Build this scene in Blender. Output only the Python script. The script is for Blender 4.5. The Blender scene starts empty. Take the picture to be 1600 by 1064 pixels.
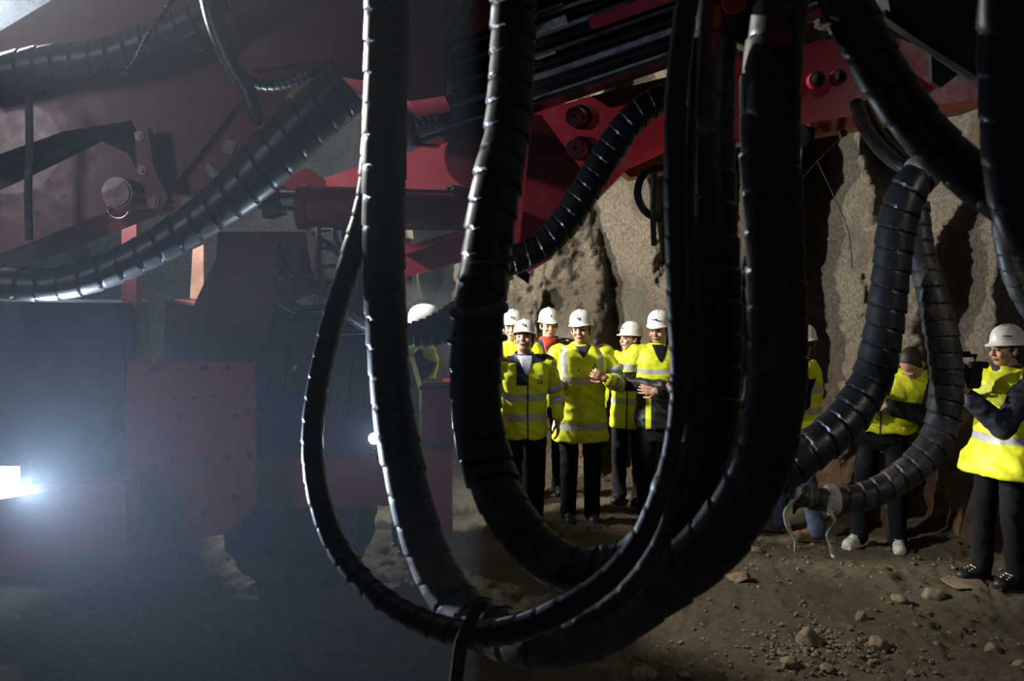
import bpy, bmesh, math, random
from mathutils import Vector, Matrix, noise
from mathutils.bvhtree import BVHTree
random.seed(7)
PI = math.pi
S = bpy.context.scene
C = S.collection
F = 1500.0
CZ = 2.2
PITCH = math.atan(122 / F)
FWD = Vector((0, math.cos(PITCH), -math.sin(PITCH)))
UP = Vector((0, math.sin(PITCH), math.cos(PITCH)))

def at(px, py, a, b=0.0):
    """point of the vertical plane Y = a + b*X seen at a pixel"""
    d = Vector(((px - 800) / F, 0, 0)) + UP * ((532 - py) / F) + FWD
    t = a / (d.y - b * d.x)
    return Vector((0, 0, CZ)) + d * t

def ground_at(px, py):
    d = Vector(((px - 800) / F, 0, 0)) + UP * ((532 - py) / F) + FWD
    t = -CZ / d.z
    return Vector((d.x * t, d.y * t, 0))

# ------------------------------------------------------------------ materials
class N:
    def __init__(s, name):
        s.m = bpy.data.materials.new(name); s.m.use_nodes = True
        s.t = s.m.node_tree; s.n = s.t.nodes; s.l = s.t.links
        s.b = s.n['Principled BSDF']
    def node(s, ty, **kw):
        o = s.n.new(ty)
        for k, v in kw.items(): setattr(o, k, v)
        return o
    def put(s, inp, v):
        if hasattr(v, 'is_output') or isinstance(v, bpy.types.NodeSocket): s.l.new(v, inp)
        else: inp.default_value = v
    def math(s, op, a, b=0.0, c=0.0):
        o = s.node('ShaderNodeMath', operation=op)
        s.put(o.inputs[0], a); s.put(o.inputs[1], b); s.put(o.inputs[2], c)
        return o.outputs[0]
    def mix(s, f, a, b):
        o = s.node('ShaderNodeMix', data_type='RGBA')
        s.put(o.inputs[0], f); s.put(o.inputs[6], a if not isinstance(a, tuple) else (*a, 1)[:4]); s.put(o.inputs[7], b if not isinstance(b, tuple) else (*b, 1)[:4])
        return o.outputs[2]
    def obj(s):
        return s.node('ShaderNodeTexCoord').outputs['Object']
    def noise(s, scale, detail=4, vec=None, rough=.55):
        o = s.node('ShaderNodeTexNoise'); o.inputs['Scale'].default_value = scale
        o.inputs['Detail'].default_value = detail; o.inputs['Roughness'].default_value = rough
        s.l.new(vec if vec is not None else s.obj(), o.inputs['Vector'])
        return o.outputs['Fac']
    def ramp(s, v, p):
        o = s.node('ShaderNodeValToRGB'); e = o.color_ramp.elements
        while len(e) < len(p): e.new(.5)
        for i, (q, c) in enumerate(p):
            e[i].position = q; e[i].color = (c, c, c, 1) if not isinstance(c, tuple) else (*c, 1)
        s.l.new(v, o.inputs[0]); return o.outputs[0]
    def bump(s, v, strength, dist):
        o = s.node('ShaderNodeBump'); o.inputs['Strength'].default_value = strength
        o.inputs['Distance'].default_value = dist
        s.l.new(v, o.inputs['Height']); s.l.new(o.outputs[0], s.b.inputs['Normal'])
    def set(s, col=None, rough=None, metal=None, coat=None, spec=None):
        if col is not None: s.put(s.b.inputs['Base Color'], (*col, 1) if isinstance(col, tuple) and len(col) == 3 else col)
        if rough is not None: s.put(s.b.inputs['Roughness'], rough)
        if metal is not None: s.b.inputs['Metallic'].default_value = metal
        if coat is not None: s.b.inputs['Coat Weight'].default_value = coat
        if spec is not None: s.b.inputs['Specular IOR Level'].default_value = spec
        return s.m

def simple(name, col, rough=.5, metal=0, dirt=None, dscale=6, bump=0, coat=0, spec=None):
    k = N(name)
    if dirt:
        f = k.ramp(k.noise(dscale, 6, rough=.65), [(.45, 0.0), (.72, 1.0)])
        k.set(k.mix(f, col, dirt), rough, metal, coat, spec)
    else: k.set(col, rough, metal, coat, spec)
    if bump: k.bump(k.noise(60, 4), bump, .004)
    return k.m

def emit(name, col, st):
    k = N(name); k.b.inputs['Emission Color'].default_value = (*col, 1); k.b.inputs['Emission Strength'].default_value = st
    k.b.inputs['Base Color'].default_value = (*col, 1)
    return k.m

def hose_mat(name, col, rough, mud=.0, mudcol=(.16, .13, .09), low=None):
    k = N(name)
    n = k.noise(9, 6, rough=.7); f = k.ramp(n, [(.62 - mud * .3, 0.0), (.78 - mud * .25, 1.0)])
    if low is not None: # dried mud caked round the low end of the loop
        sep = k.node('ShaderNodeSeparateXYZ'); k.l.new(k.obj(), sep.inputs[0])
        z = k.math('MULTIPLY_ADD', sep.outputs[2], -2.2, low * 2.2); z = k.math('MINIMUM', k.math('MAXIMUM', z, 0.0), 1.0)
        f = k.math('MAXIMUM', f, k.math('MULTIPLY', z, k.ramp(k.noise(7, 6, rough=.7), [(.44, 0.0), (.56, .9)])))
    k.set(k.mix(f, col, mudcol)); r = k.math('MULTIPLY_ADD', k.noise(22, 4), .25, rough - .1)
    k.put(k.b.inputs['Roughness'], k.math('MULTIPLY_ADD', f, .35, r))
    k.bump(k.noise(120, 3), .15, .002)
    return k.m

HOSE = hose_mat('black hose guard', (.022, .024, .028), .36, .05)
HOSE_DUSTY = hose_mat('dusty hose guard', (.04, .041, .043), .42, .45)
HOSE_MUD = hose_mat('muddy hose guard', (.025, .026, .028), .4, .2, (.15, .125, .09), -.35)
HOSE_MID = hose_mat('hose guard with mud low down', (.022, .024, .028), .36, .05, (.16, .14, .11), .22)
RUB = simple('black rubber hose', (.012, .013, .015), .38, dirt=(.05, .045, .04), dscale=20)
def red(name, col, rough=.3, dirt=(.09, .035, .03)):
    k = N(name)
    f = k.ramp(k.noise(5, 8, rough=.75), [(.52, 0.0), (.75, .75)])
    sc = k.ramp(k.noise(38, 4), [(.66, 0.0), (.72, .6)])
    c = k.mix(f, col, dirt); c = k.mix(sc, c, (.16, .09, .08))
    k.set(c, k.math('MULTIPLY_ADD', k.noise(14, 5), .4, rough - .15), coat=.1)
    k.bump(k.noise(30, 5), .12, .004)
    return k.m
RED = red('glossy red machine paint', (.165, .010, .018), .3, (.11, .055, .05))
RED_K = red('shadow darkened red paint', (.07, .008, .012), .5, (.03, .02, .02))  # dark red paint, darkened further for the shadow on turret and guard post
RED_D = red('dull red chassis paint', (.24, .012, .018), .55)
ORANGE = red('orange paint and lit underside', (.42, .06, .02), .5)
STEEL = simple('black oily steel', (.012, .013, .015), .28, .4, dirt=(.03, .028, .025))
STEEL_G = simple('worn grey steel', (.25, .25, .26), .35, .8, dirt=(.08, .07, .06), dscale=14)
ALU_GLINT = simple('aluminium lightened for glints', (.22, .23, .26), .3, .5, dirt=(.03, .03, .03), dscale=12)  # paler than the black beam, standing in for glints on the rails
CHROME = simple('chrome rod', (.75, .75, .78), .12, 1)
DARK = simple('dark machine panel', (.014, .015, .018), .55, dirt=(.03, .028, .028))
HOLE = simple('black hole', (.004, .004, .004), .9)
TYRE = simple('tyre rubber', (.015, .015, .015), .8, dirt=(.06, .045, .03), dscale=8, bump=.4)
TAN = simple('tan painted post', (.11, .05, .03), .6, dirt=(.2, .12, .08))
TAPE = simple('grubby white tape', (.62, .58, .50), .6, dirt=(.3, .25, .18), dscale=25)
GREYP = simple('grey plastic plate', (.30, .29, .27), .55, dirt=(.12, .11, .09), dscale=18)
LAMP = emit('lit lamp glass', (.86, .93, 1), 60)
LAMP_R = emit('pink rim of lamp glass', (1, .55, .5), 5)
STRAP = simple('dirty webbing strap', (.06, .055, .05), .8, dirt=(.16, .14, .11), dscale=15)
ROCK = simple('tan rock', (.19, .145, .095), .9, dirt=(.09, .07, .05), dscale=9, bump=.7)

# ------------------------------------------------------------------ object helpers
def link(name, me, m, parent=None):
    o = bpy.data.objects.new(name, me); C.objects.link(o)
    if m is not None:
        ms = m if isinstance(m, (list, tuple)) else [m]
        if len(me.materials) == 0:
            for q in ms: me.materials.append(q)
    if parent is not None:
        o.parent = parent
        o.matrix_parent_inverse = Matrix.Identity(4)
    return o

def obj(name, bm, m, parent=None, smooth=True, bevel=0, angle=None):
    """bm is in world coords when parent is a world-placed empty: shift into its frame"""
    if bevel:
        bmesh.ops.bevel(bm, geom=[e for e in bm.edges if len(e.link_faces) == 2 and e.calc_face_angle(0) > .5], offset=bevel, segments=2, affect='EDGES', clamp_overlap=True)
    bmesh.ops.recalc_face_normals(bm, faces=bm.faces)
    me = bpy.data.meshes.new(name)
    if parent is not None:
        mw = Matrix.Identity(4); p = parent
        while p is not None:
            mw = p.matrix_basis @ mw; p = p.parent
        bm.transform(mw.inverted())
    bm.to_mesh(me); bm.free()
    for p in me.polygons: p.use_smooth = smooth
    if angle is not None:
        try: me.set_sharp_from_angle(angle=angle)
        except Exception: pass
    return link(name, me, m, parent)

def tag(o, label=None, cat=None, group=None, kind=None):
    if label: o['label'] = label
    if cat: o['category'] = cat
    if group: o['group'] = group
    if kind: o['kind'] = kind
    return o

def thing(name, label, cat, loc=(0, 0, 0), rz=0, group=None):
    o = bpy.data.objects.new(name, None); C.objects.link(o)
    o.location = loc; o.rotation_euler = (0, 0, rz); o.empty_display_size = .1
    o.matrix_basis = Matrix.Translation(Vector(loc)) @ Matrix.Rotation(rz, 4, 'Z')
    return tag(o, label, cat, group)

def centre(o):
    """move a mesh object's origin to its geometry's centre"""
    me = o.data; n = len(me.vertices)
    c = sum((v.co for v in me.vertices), Vector()) / n
    me.transform(Matrix.Translation(-c)); o.location = c
    return o

def poly_plate(bm, pts, a, thick, b=0.0):
    d = Vector((-b, 1, 0)).normalized() * thick
    fr = [bm.verts.new(at(x, y, a, b)) for x, y in pts]
    bk = [bm.verts.new(v.co + d) for v in fr]
    n = len(pts)
    bm.faces.new(fr); bm.faces.new(bk[::-1])
    for i in range(n): bm.faces.new([fr[i], bk[i], bk[(i + 1) % n], fr[(i + 1) % n]])
    return bm

def plate(name, pts, a, thick, m, parent, b=0.0, bevel=.008):
    bm = bmesh.new(); poly_plate(bm, pts, a, thick, b)
    return obj(name, bm, m, parent, smooth=False, bevel=bevel)

def add_cyl(bm, p0, p1, r0, r1=None, seg=24, cap=True):
    r1 = r0 if r1 is None else r1
    p0 = Vector(p0); p1 = Vector(p1); d = p1 - p0
    q = d.to_track_quat('Z', 'Y').to_matrix().to_4x4()
    bmesh.ops.create_cone(bm, cap_ends=cap, segments=seg, radius1=r0, radius2=r1, depth=d.length,
                          matrix=Matrix.Translation((p0 + p1) / 2) @ q)

def add_box(bm, c, size, M=None):
    mm = Matrix.Translation(Vector(c)) @ Matrix.Diagonal((*size, 1))
    bmesh.ops.create_cube(bm, size=1, matrix=(M @ mm) if M is not None else mm)

def add_ball(bm, c, r, seg=16, M=None):
    r = (r, r, r) if isinstance(r, (int, float)) else r
    mm = Matrix.Translation(Vector(c)) @ Matrix.Diagonal((*r, 1))
    mm = (M @ mm) if M is not None else mm; nv = max(8, seg * 3 // 4)
    top = bm.verts.new(mm @ Vector((0, 0, 1))); bot = bm.verts.new(mm @ Vector((0, 0, -1)))
    R = [[bm.verts.new(mm @ Vector((math.sin(PI * i / nv) * math.cos(2 * PI * j / seg), math.sin(PI * i / nv) * math.sin(2 * PI * j / seg), math.cos(PI * i / nv)))) for j in range(seg)] for i in range(1, nv)]
    for j in range(seg):
        k = (j + 1) % seg
        bm.faces.new([top, R[0][j], R[0][k]]); bm.faces.new([bot, R[-1][k], R[-1][j]])
        for a_, b_ in zip(R, R[1:]): bm.faces.new([a_[j], b_[j], b_[k], a_[k]])

def add_caps(bm, p0, p1, r0, r1, seg=14):
    p0 = Vector(p0); p1 = Vector(p1)
    add_ball(bm, p0, r0, seg); add_ball(bm, p1, r1, seg)
    if (p1 - p0).length > 1e-4: add_cyl(bm, p0, p1, r0, r1, seg)

def spline(P, step):
    """P list of (Vector, radius) -> dense samples, centripetal-ish Catmull-Rom"""
    out = []
    n = len(P)
    for i in range(n - 1):
        p0 = P[max(i - 1, 0)]; p1 = P[i]; p2 = P[i + 1]; p3 = P[min(i + 2, n - 1)]
        L = (p2[0] - p1[0]).length; k = max(1, int(L / step))
        for j in range(k):
            t = j / k
            def cr(a, b, c, d): return .5 * ((2 * b) + (c - a) * t + (2 * a - 5 * b + 4 * c - d) * t * t + (3 * b - a - 3 * c + d) * t ** 3)
            out.append((cr(p0[0], p1[0], p2[0], p3[0]), cr(p0[1], p1[1], p2[1], p3[1])))
    out.append(P[-1])
    return out

def add_hose(bm, P, pitch=.0, seg=28, amp=.07, gap=.10, step=None, jitter=.0, seed=0, cap=True, ring=False):
    """helically wrapped tube: each turn overlaps the next, with a dark seam"""
    step = step or (pitch / 14 if pitch else .03)
    Q = spline(P, step); n = len(Q)
    rnd = random.Random(seed); offs = [rnd.uniform(-1, 1) for _ in range(4000)]
    T = []
    for i in range(n):
        d = Q[min(i + 1, n - 1)][0] - Q[max(i - 1, 0)][0]; T.append(d.normalized())
    u = Vector((0, 1, 0)) if abs(T[0].y) < .8 else Vector((1, 0, 0))
    u = (u - T[0] * u.dot(T[0])).normalized()
    s = 0; rows = []
    for i in range(n):
        if i: s += (Q[i][0] - Q[i - 1][0]).length
        u = (u - T[i] * u.dot(T[i])).normalized(); w = T[i].cross(u)
        row = []
        for j in range(seg):
            th = 2 * PI * j / seg; r = Q[i][1]
            if pitch:
                ph = s / pitch + (0 if ring else j / seg); k = math.floor(ph); f = ph - k
                # wedge: rises over the turn, then drops into the seam
                e = f / (1 - gap) if f < 1 - gap else None
                r *= (1 + amp * (e - .5) + jitter * offs[(k + 50) % 4000]) if e is not None else (1 - amp * 1.2)
            row.append(bm.verts.new(Q[i][0] + (u * math.cos(th) + w * math.sin(th)) * r))
        rows.append(row)
    for i in range(n - 1):
        for j in range(seg):
            bm.faces.new([rows[i][j], rows[i][(j + 1) % seg], rows[i + 1][(j + 1) % seg], rows[i + 1][j]])
    if cap: bm.faces.new(rows[0][::-1]); bm.faces.new(rows[-1])

def px_path(pts):
    return [(at(x, y, Y), r * Y / F) for x, y, Y, r in pts]

def hose(label, pts, pitch=.1, mat=None, name='wrapped_hose', cat='hose', group=None, parent=None, bands=(), **kw):
    P = px_path(pts)
    bm = bmesh.new(); add_hose(bm, P, pitch, **kw)
    if not bands:
        o = obj(name, bm, mat or HOSE, parent, angle=.6)
        if parent is None: centre(o); tag(o, label, cat, group)
        return o
    c = P[len(P) // 2][0]
    t = thing(name, label, cat, c, 0, group)
    obj('hose_guard', bm, mat or HOSE, t, angle=.6)
    for (x, y, Y, r, tilt, ln, bmname, bmat) in bands:
        bm = bmesh.new(); p = at(x, y, Y); d = Vector((math.cos(tilt), 0, math.sin(tilt)))
        rr = r * Y / F
        prof = [(-ln, rr), (-ln * .8, rr * 1.12), (0, rr * 1.16), (ln * .8, rr * 1.12), (ln, rr)]
        add_hose(bm, [(p + d * q, w) for q, w in prof], 0, step=.01, seg=24)
        obj(bmname, bm, bmat, t)
    return t

# ------------------------------------------------------------------ setting
WB = [(-14, 12.6), (-8, 12.2), (-3.5, 11.4), (-.5, 10.5), (1.0, 9.9), (2.0, 8.95), (2.9, 8.3), (3.9, 7.5), (5.5, 6.6), (9, 5.6)]
def wallY(x):
    for (x0, y0), (x1, y1) in zip(WB, WB[1:]):
        if x <= x1:
            t = max(0, (x - x0) / (x1 - x0)); return y0 + (y1 - y0) * t
    return WB[-1][1]
def fb(v, o=4): return noise.fractal(v, 1.0, 2.0, o)
def gh(x, y):
    d = wallY(x) - y
    m = max(0, 1.1 - d) ** 2 * .22
    h = .05 * fb(Vector((x * .7, y * .7, 3)), 3) + .02 * fb(Vector((x * 3, y * 3, 8)), 3)
    if y > 8.5: h *= .6
    return h + m
def ghd(x, y):
    h = gh(x, y)
    h += .024 * fb(Vector((x * 9, y * 9, 1)), 4) + .012 * noise.noise(Vector((x * 34, y * 34, 5)))
    c = noise.noise(Vector((x * 2.2, y * 2.2, 20)))
    if c > .15: h += (c - .15) * .07 * abs(noise.noise(Vector((x * 16, y * 16, 2)))) * 3
    if x < .2:   # tyre tread prints
        v = noise.noise(Vector((x * .8, y * .8, 44)))
        h += .028 * max(0, math.sin((y * 2.2 + x * .6 + .25 * math.sin(x * 5)) * 9)) * (1 if -2.9 < x < -.3 else .25)
    return h

bm = bmesh.new()
def grid(bm, xs, ys, f):
    R = [[bm.verts.new(f(x, y)) for x in xs] for y in ys]
    for j in range(len(ys) - 1):
        for i in range(len(xs) - 1):
            bm.faces.new([R[j][i], R[j][i + 1], R[j + 1][i + 1], R[j + 1][i]])
def frange(a, b, s):
    n = int(round((b - a) / s)); return [a + (b - a) * i / n for i in range(n + 1)]
xs = frange(-14, -4, .12) + frange(-4, 5, .026)[1:] + frange(5, 9, .12)[1:]
ys = frange(-3, 4.6, .2) + frange(4.6, 9.6, .026)[1:] + frange(9.6, 13.5, .1)[1:]
grid(bm, xs, ys, lambda x, y: Vector((x, y, ghd(x, y))))
k = N('trodden tunnel earth')
n1 = k.noise(1.3, 5); n2 = k.noise(26, 6, rough=.7)
c = k.mix(k.ramp(n1, [(.35, 0.0), (.65, 1.0)]), (.115, .088, .05), (.155, .130, .078))
c = k.mix(k.ramp(n2, [(.5, 0.0), (.75, 1.0)]), c, (.23, .19, .12))
k.set(c, .88); k.bump(k.noise(34, 8, rough=.8), 1.0, .05)
tag(obj('floor', bm, k.m), kind='structure')

def wall_pt(x, z):
    y = wallY(x)
    lean = max(0, z - 2.6) ** 2 * .16
    v = Vector((x * 1.7 + .25 * noise.noise(Vector((x, z, 3))), z * .33 + 4, 7.0))
    fold = 1 - abs(noise.noise(v)) * 2.4
    v2 = Vector((x * 2.4 + z * .25, z * .55, 2.2)); fold2 = abs(noise.noise(v2)) * 2
    d = .46 * fold + .32 * fold2 + .13 * fb(Vector((x * 1.7, z * 1.4, 12)), 4)
    d += .045 * fb(Vector((x * 9, z * 9, 6)), 3)
    d += .030 * noise.noise(Vector((x * 19, z * 19, 9))) + .018 * noise.noise(Vector((x * 34, z * 34, 3)))
    if z < 1.25:
        w = min(1, (1.25 - z) / .5)
        d += w * (.09 * abs(fb(Vector((x * 5, z * 5, 30)), 4)) + .05) + max(0, .9 - z) * .30
    return Vector((x + .2 * fold2 * .3, y + .38 - lean - d, z))
bm = bmesh.new()
xs = frange(-14, -5, .12) + frange(-5, -1.5, .05)[1:] + frange(-1.5, 5.2, .024)[1:] + frange(5.2, 9, .12)[1:]
zs = frange(-.3, 4.9, .024) + frange(4.9, 7.4, .15)[1:]
grid(bm, xs, zs, wall_pt)
k = N('sprayed rock wall')
tc = k.obj(); sep = k.node('ShaderNodeSeparateXYZ'); k.l.new(tc, sep.inputs[0])
n1 = k.noise(1.2, 5)
zz = k.math('ADD', sep.outputs[2], k.math('MULTIPLY', n1, 1.0))
low = k.ramp(k.math('MULTIPLY', zz, .3), [(.38, 1.0), (.62, 0.0)])
up_c = k.mix(k.ramp(k.noise(2.3, 4), [(.4, 0.0), (.6, 1.0)]), (.215, .178, .130), (.275, .240, .180))
gr = k.mix(k.ramp(k.noise(30, 5, rough=.75), [(.42, 0.0), (.62, 1.0)]), (.10, .08, .055), (.38, .32, .24))
up_c = k.mix(.6, up_c, gr)
lo_c = k.mix(k.ramp(k.noise(9, 6, rough=.7), [(.4, 0.0), (.62, 1.0)]), (.16, .095, .05), (.33, .21, .12))
stain = k.ramp(k.noise(.9, 3), [(.56, 0.0), (.62, .65)])
up_c = k.mix(stain, up_c, (.10, .075, .05))
k.set(k.mix(low, up_c, lo_c), .9); k.bump(k.noise(24, 6, rough=.8), 1.0, .12)
tag(obj('wall_back', bm, k.m), kind='structure')
bm = bmesh.new()
grid(bm, frange(-14, 9, .25), frange(-3, 13, .25), lambda x, y: Vector((x, y, 6.6 + .4 * fb(Vector((x * .6, y * .6, 2)), 4) - .02 * (x + 1) ** 2)))
tag(obj('ceiling', bm, k.m), kind='structure')

# ------------------------------------------------------------------ rocks
def rock(px, py, w, h, label, seed):
    g = ground_at(px, py); sc = w * g.y / F / 2
    z = gh(g.x, g.y)
    bm = bmesh.new(); bmesh.ops.create_icosphere(bm, subdivisions=4, radius=1)
    for v in bm.verts:
        n_ = v.co.normalized()
        q = Vector((round(n_.x * 1.6), round(n_.y * 1.6), round(n_.z * 1.6)))
        r = 1 + .35 * noise.noise(n_ * 1.3 + Vector((seed, 0, 0))) + .10 * noise.noise(n_ * 4 + Vector((0, seed, 0))) + .03 * noise.noise(n_ * 12)
        v.co = n_ * r
        for pl in range(5):
            a_ = seed * 1.7 + pl * 2.4; pn = Vector((math.cos(a_), math.sin(a_), .5 * math.sin(a_ * 2 + pl))).normalized()
            dd = v.co.dot(pn)
            if dd > .72: v.co -= pn * (dd - .72) * .85
        v.co.z *= h; v.co *= sc
    o = obj('rock', bm, ROCK); o.location = (g.x, g.y, z + sc * h * .45)
    tag(o, label, 'rock', 'loose rocks on the earth floor')
RK = [(1262, 1003, 44, .75, 'largest angular tan rock, in the rubble clump on the right foreground floor'),
      (1372, 1008, 36, .6, 'tan rock just right of the largest rock on the floor'),
      (1234, 1040, 34, .7, 'rough rock below left of the largest rock'),
      (1006, 1047, 44, .55, 'smooth tan rock at the bottom edge under the hose loops'),
      (1346, 963, 22, .9, 'small upright rock between the rubble clump and the photographer'),
      (1405, 940, 30, .6, 'flat brown rock left of the standing cameraman shoes'),
      (1458, 934, 40, .45, 'broad low stone close to the cameraman shoes'),
      (1552, 1008, 26, .6, 'dark stone at the right foreground below the cameraman'),
      (1508, 916, 70, .16, 'long flat slab by the cameraman shoe'),
      (1155, 912, 46, .4, 'low brown stone right beneath the big hose loop'),
      (1592, 885, 30, .6, 'stone at right edge behind cameraman feet'),
      (1292, 1046, 26, .6, 'small stone under the rubble clump near the bottom edge'),
      (1182, 862, 24, .5, 'little stone beside the brown work boots'),
      (1595, 1040, 26, .6, 'stone in the bottom right corner of the floor'),
      (1070, 1050, 22, .5, 'pebble at the bottom edge right of the smooth rock'),
      (1425, 1052, 20, .6, 'pebble at the bottom edge below the stones on the right')]
for i, (a_, b_, c_, d_, e_) in enumerate(RK): rock(a_, b_, c_, d_, e_, i * 3.1 + 1)
rb = bmesh.new(); rr = random.Random(5)
for i in range(700):
    px = rr.uniform(960, 1600); py = rr.uniform(850, 1064) if rr.random() < .8 else rr.uniform(840, 900)
    if rr.random() < .35: px, py = rr.gauss(1290, 60), rr.gauss(1015, 18)
    g = ground_at(px, min(py, 1075)); s_ = rr.uniform(.006, .022)
    if g.y > wallY(g.x) - .95: continue
    M_ = Matrix.Translation((g.x, g.y, gh(g.x, g.y) + .006)) @ Matrix.Rotation(rr.uniform(0, 6), 4, 'Z') @ Matrix.Rotation(rr.uniform(0, 1), 4, 'X') @ Matrix.Diagonal((s_, s_ * rr.uniform(.6, 1), s_ * .6, 1))
    bmesh.ops.create_icosphere(rb, subdivisions=1, radius=1, matrix=M_)
tag(obj('gravel', rb, ROCK, smooth=False), 'loose gravel and crumbs of earth scattered over the right floor', 'gravel', kind='stuff')

# ------------------------------------------------------------------ machine: carrier
car = thing('drill_carrier', 'dark red drilling machine carrier with bolted front plate at left', 'drilling machine', (-2.5, 6.6, 0))
PLY, PLB = 6.0, .12
plate('front_plate', [(199, 569), (386, 566), (397, 577), (399, 790), (352, 834), (216, 857), (196, 838)], PLY, .09, RED_D, car, PLB)
for i, (x, y, r) in enumerate([(241, 577, 5), (282, 576, 4), (319, 575, 4.5), (356, 574, 4), (271, 622, 3), (303, 621, 3), (334, 619, 3), (281, 651, 4.5), (367, 650, 3.5),
                               (388, 643, 4.5), (234, 662, 3.5), (319, 720, 4.5), (355, 716, 4.5), (389, 711, 4.5), (241, 731, 4.5), (272, 718, 4), (241, 814, 5), (320, 800, 5),
                               (281, 807, 3.5), (334, 817, 3), (205, 628, 3), (367, 778, 5), (233, 800, 6), (386, 606, 3), (272, 829, 3.5), (300, 823, 3.5)]):
    bm = bmesh.new(); p = at(x, y, PLY, PLB); rr_ = r * 6 / F
    nrm = Vector((-PLB, 1, 0)).normalized()
    add_cyl(bm, p - nrm * .012, p + nrm * .01, rr_, rr_ * 1.1, 6 if i % 2 else 18)
    obj('bolt', bm, STEEL, car, smooth=False)
plate('side_beam', [(398, 719), (690, 714), (690, 788), (400, 796)], 6.14, .22, RED_D, car, 0)
plate('front_bumper', [(-60, 790), (110, 762), (196, 752), (197, 846), (80, 880), (-60, 925)], 5.6, .3, RED_D, car, .12)
plate('hood_panel', [(-60, 470), (186, 474), (193, 566), (194, 752), (100, 765), (-60, 790)], 6.3, .5, DARK, car, 0)
plate('machinery_housing', [(398, 505), (470, 492), (600, 500), (640, 560), (655, 612), (655, 716), (398, 716)], 6.42, .26, DARK, car, 0)
plate('deck_plate', [(398, 655), (655, 650), (655, 716), (398, 720)], 6.3, .35, DARK, car, 0)
plate('turret', [(340, 362), (478, 362), (486, 420), (500, 448), (432, 476), (420, 520), (398, 566), (255, 566), (258, 470), (302, 478), (338, 402)], 6.35, .5, RED_K, car, 0)
plate('turret_bracket', [(545, 372), (640, 372), (645, 470), (575, 470), (530, 470), (546, 430)], 6.45, .35, RED_K, car, 0)
plate('guard_post', [(190, 335), (213, 335), (213, 568), (190, 568)], 6.5, .1, RED_K, car, 0)
plate('ladder_post', [(301, 390), (318, 382), (318, 470), (303, 500), (296, 480)], 6.9, .06, TAN, car, 0)
bm = bmesh.new()
for i in range(7):    # ribs and clutter on the dark machinery
    x = 408 + i * 32; add_cyl(bm, at(x, 700, 6.4), at(x + 12, 530 + (i % 3) * 14, 6.4), .02, seg=10)
add_cyl(bm, at(400, 652, 6.38), at(560, 668, 6.38), .03, seg=12)
obj('pipe_rack', bm, STEEL, car)
bm = bmesh.new(); add_cyl(bm, at(484, 525, 6.36), at(575, 522, 6.36), .008, seg=8)
obj('grab_rail', bm, CHROME, car)
bm = bmesh.new(); add_box(bm, at(459, 577, 6.28), (.035, .02, .05)); obj('latch', bm, CHROME, car, bevel=.004)
# stabiliser jack
jack = bmesh.new(); poly_plate(jack, [(659, 598), (708, 596), (708, 700), (659, 700)], 6.0, .2)
obj('jack_housing', jack, RED, car, smooth=False, bevel=.03)
plate('jack_leg', [(662, 700), (705, 700), (705, 838), (664, 838)], 6.03, .15, RED_D, car)
plate('jack_collar', [(655, 604), (708, 602), (708, 608), (655, 610)], 5.985, .23, STEEL, car, 0, .003)
plate('jack_collar', [(655, 690), (708, 690), (708, 700), (655, 700)], 5.985, .23, STEEL, car, 0, .003)
for q in (668, 678, 688, 700):
    bm = bmesh.new(); add_cyl(bm, at(q, 598, 6.1), at(q, 593, 6.1), .012, seg=6); obj('bolt', bm, STEEL, car, smooth=False)
# wheels
def wheel(px, y, Y, R_, W):
    c_ = at(px, y, Y); c_.z = R_ - .02
    bm = bmesh.new(); n_ = 72
    prof = [(-W / 2, R_ * .55), (-W / 2, R_ * .86), (-W * .42, R_ * .97), (-W * .2, R_), (W * .2, R_), (W * .42, R_ * .97), (W / 2, R_ * .86), (W / 2, R_ * .55)]
    rows = []
    for i in range(n_):
        a_ = 2 * PI * i / n_; tr = 1.0 + (.035 if i % 4 < 2 else 0)
        rows.append([bm.verts.new(c_ + Vector((r * (tr if 1 < j < 6 else 1) * math.cos(a_), o_, r * (tr if 1 < j < 6 else 1) * math.sin(a_)))) for j, (o_, r) in enumerate(prof)])
    for i in range(n_):
        for j in range(7): bm.faces.new([rows[i][j], rows[(i + 1) % n_][j], rows[(i + 1) % n_][j + 1], rows[i][j + 1]])
    t = obj('wheel', bm, TYRE, car, smooth=False)
    bm = bmesh.new(); add_cyl(bm, c_ + Vector((0, -W * .4, 0)), c_ + Vector((0, W * .4, 0)), R_ * .56, seg=32)
    add_cyl(bm, c_ + Vector((0, -W * .48, 0)), c_ + Vector((0, 0, 0)), R_ * .22, seg=20)
    h = obj('wheel_hub', bm, STEEL, None, smooth=False); h.parent = t; h.location = -Vector(car.location)
wheel(470, 850, 6.45, .50, .42)
wheel(-260, 850, 6.3, .55, .42)
# headlamp cluster at left edge
lampb = bmesh.new(); poly_plate(lampb, [(-32, 722), (33, 724), (34, 808), (-32, 812)], 5.40, .12)
hl = obj('headlamp', lampb, STEEL, car, smooth=False, bevel=.008)
for j in range(4):
    y0 = 729 + j * 19.5
    bm = bmesh.new(); poly_plate(bm, [(-26, y0), (29, y0 + .5), (29, y0 + 17.5), (-26, y0 + 17.5)], 5.385, .02)
    q = obj('lamp_cell', bm, LAMP_R if j == 0 else LAMP, None, smooth=False, bevel=.003)
    q.parent = hl; q.location = -Vector(car.location)
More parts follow.
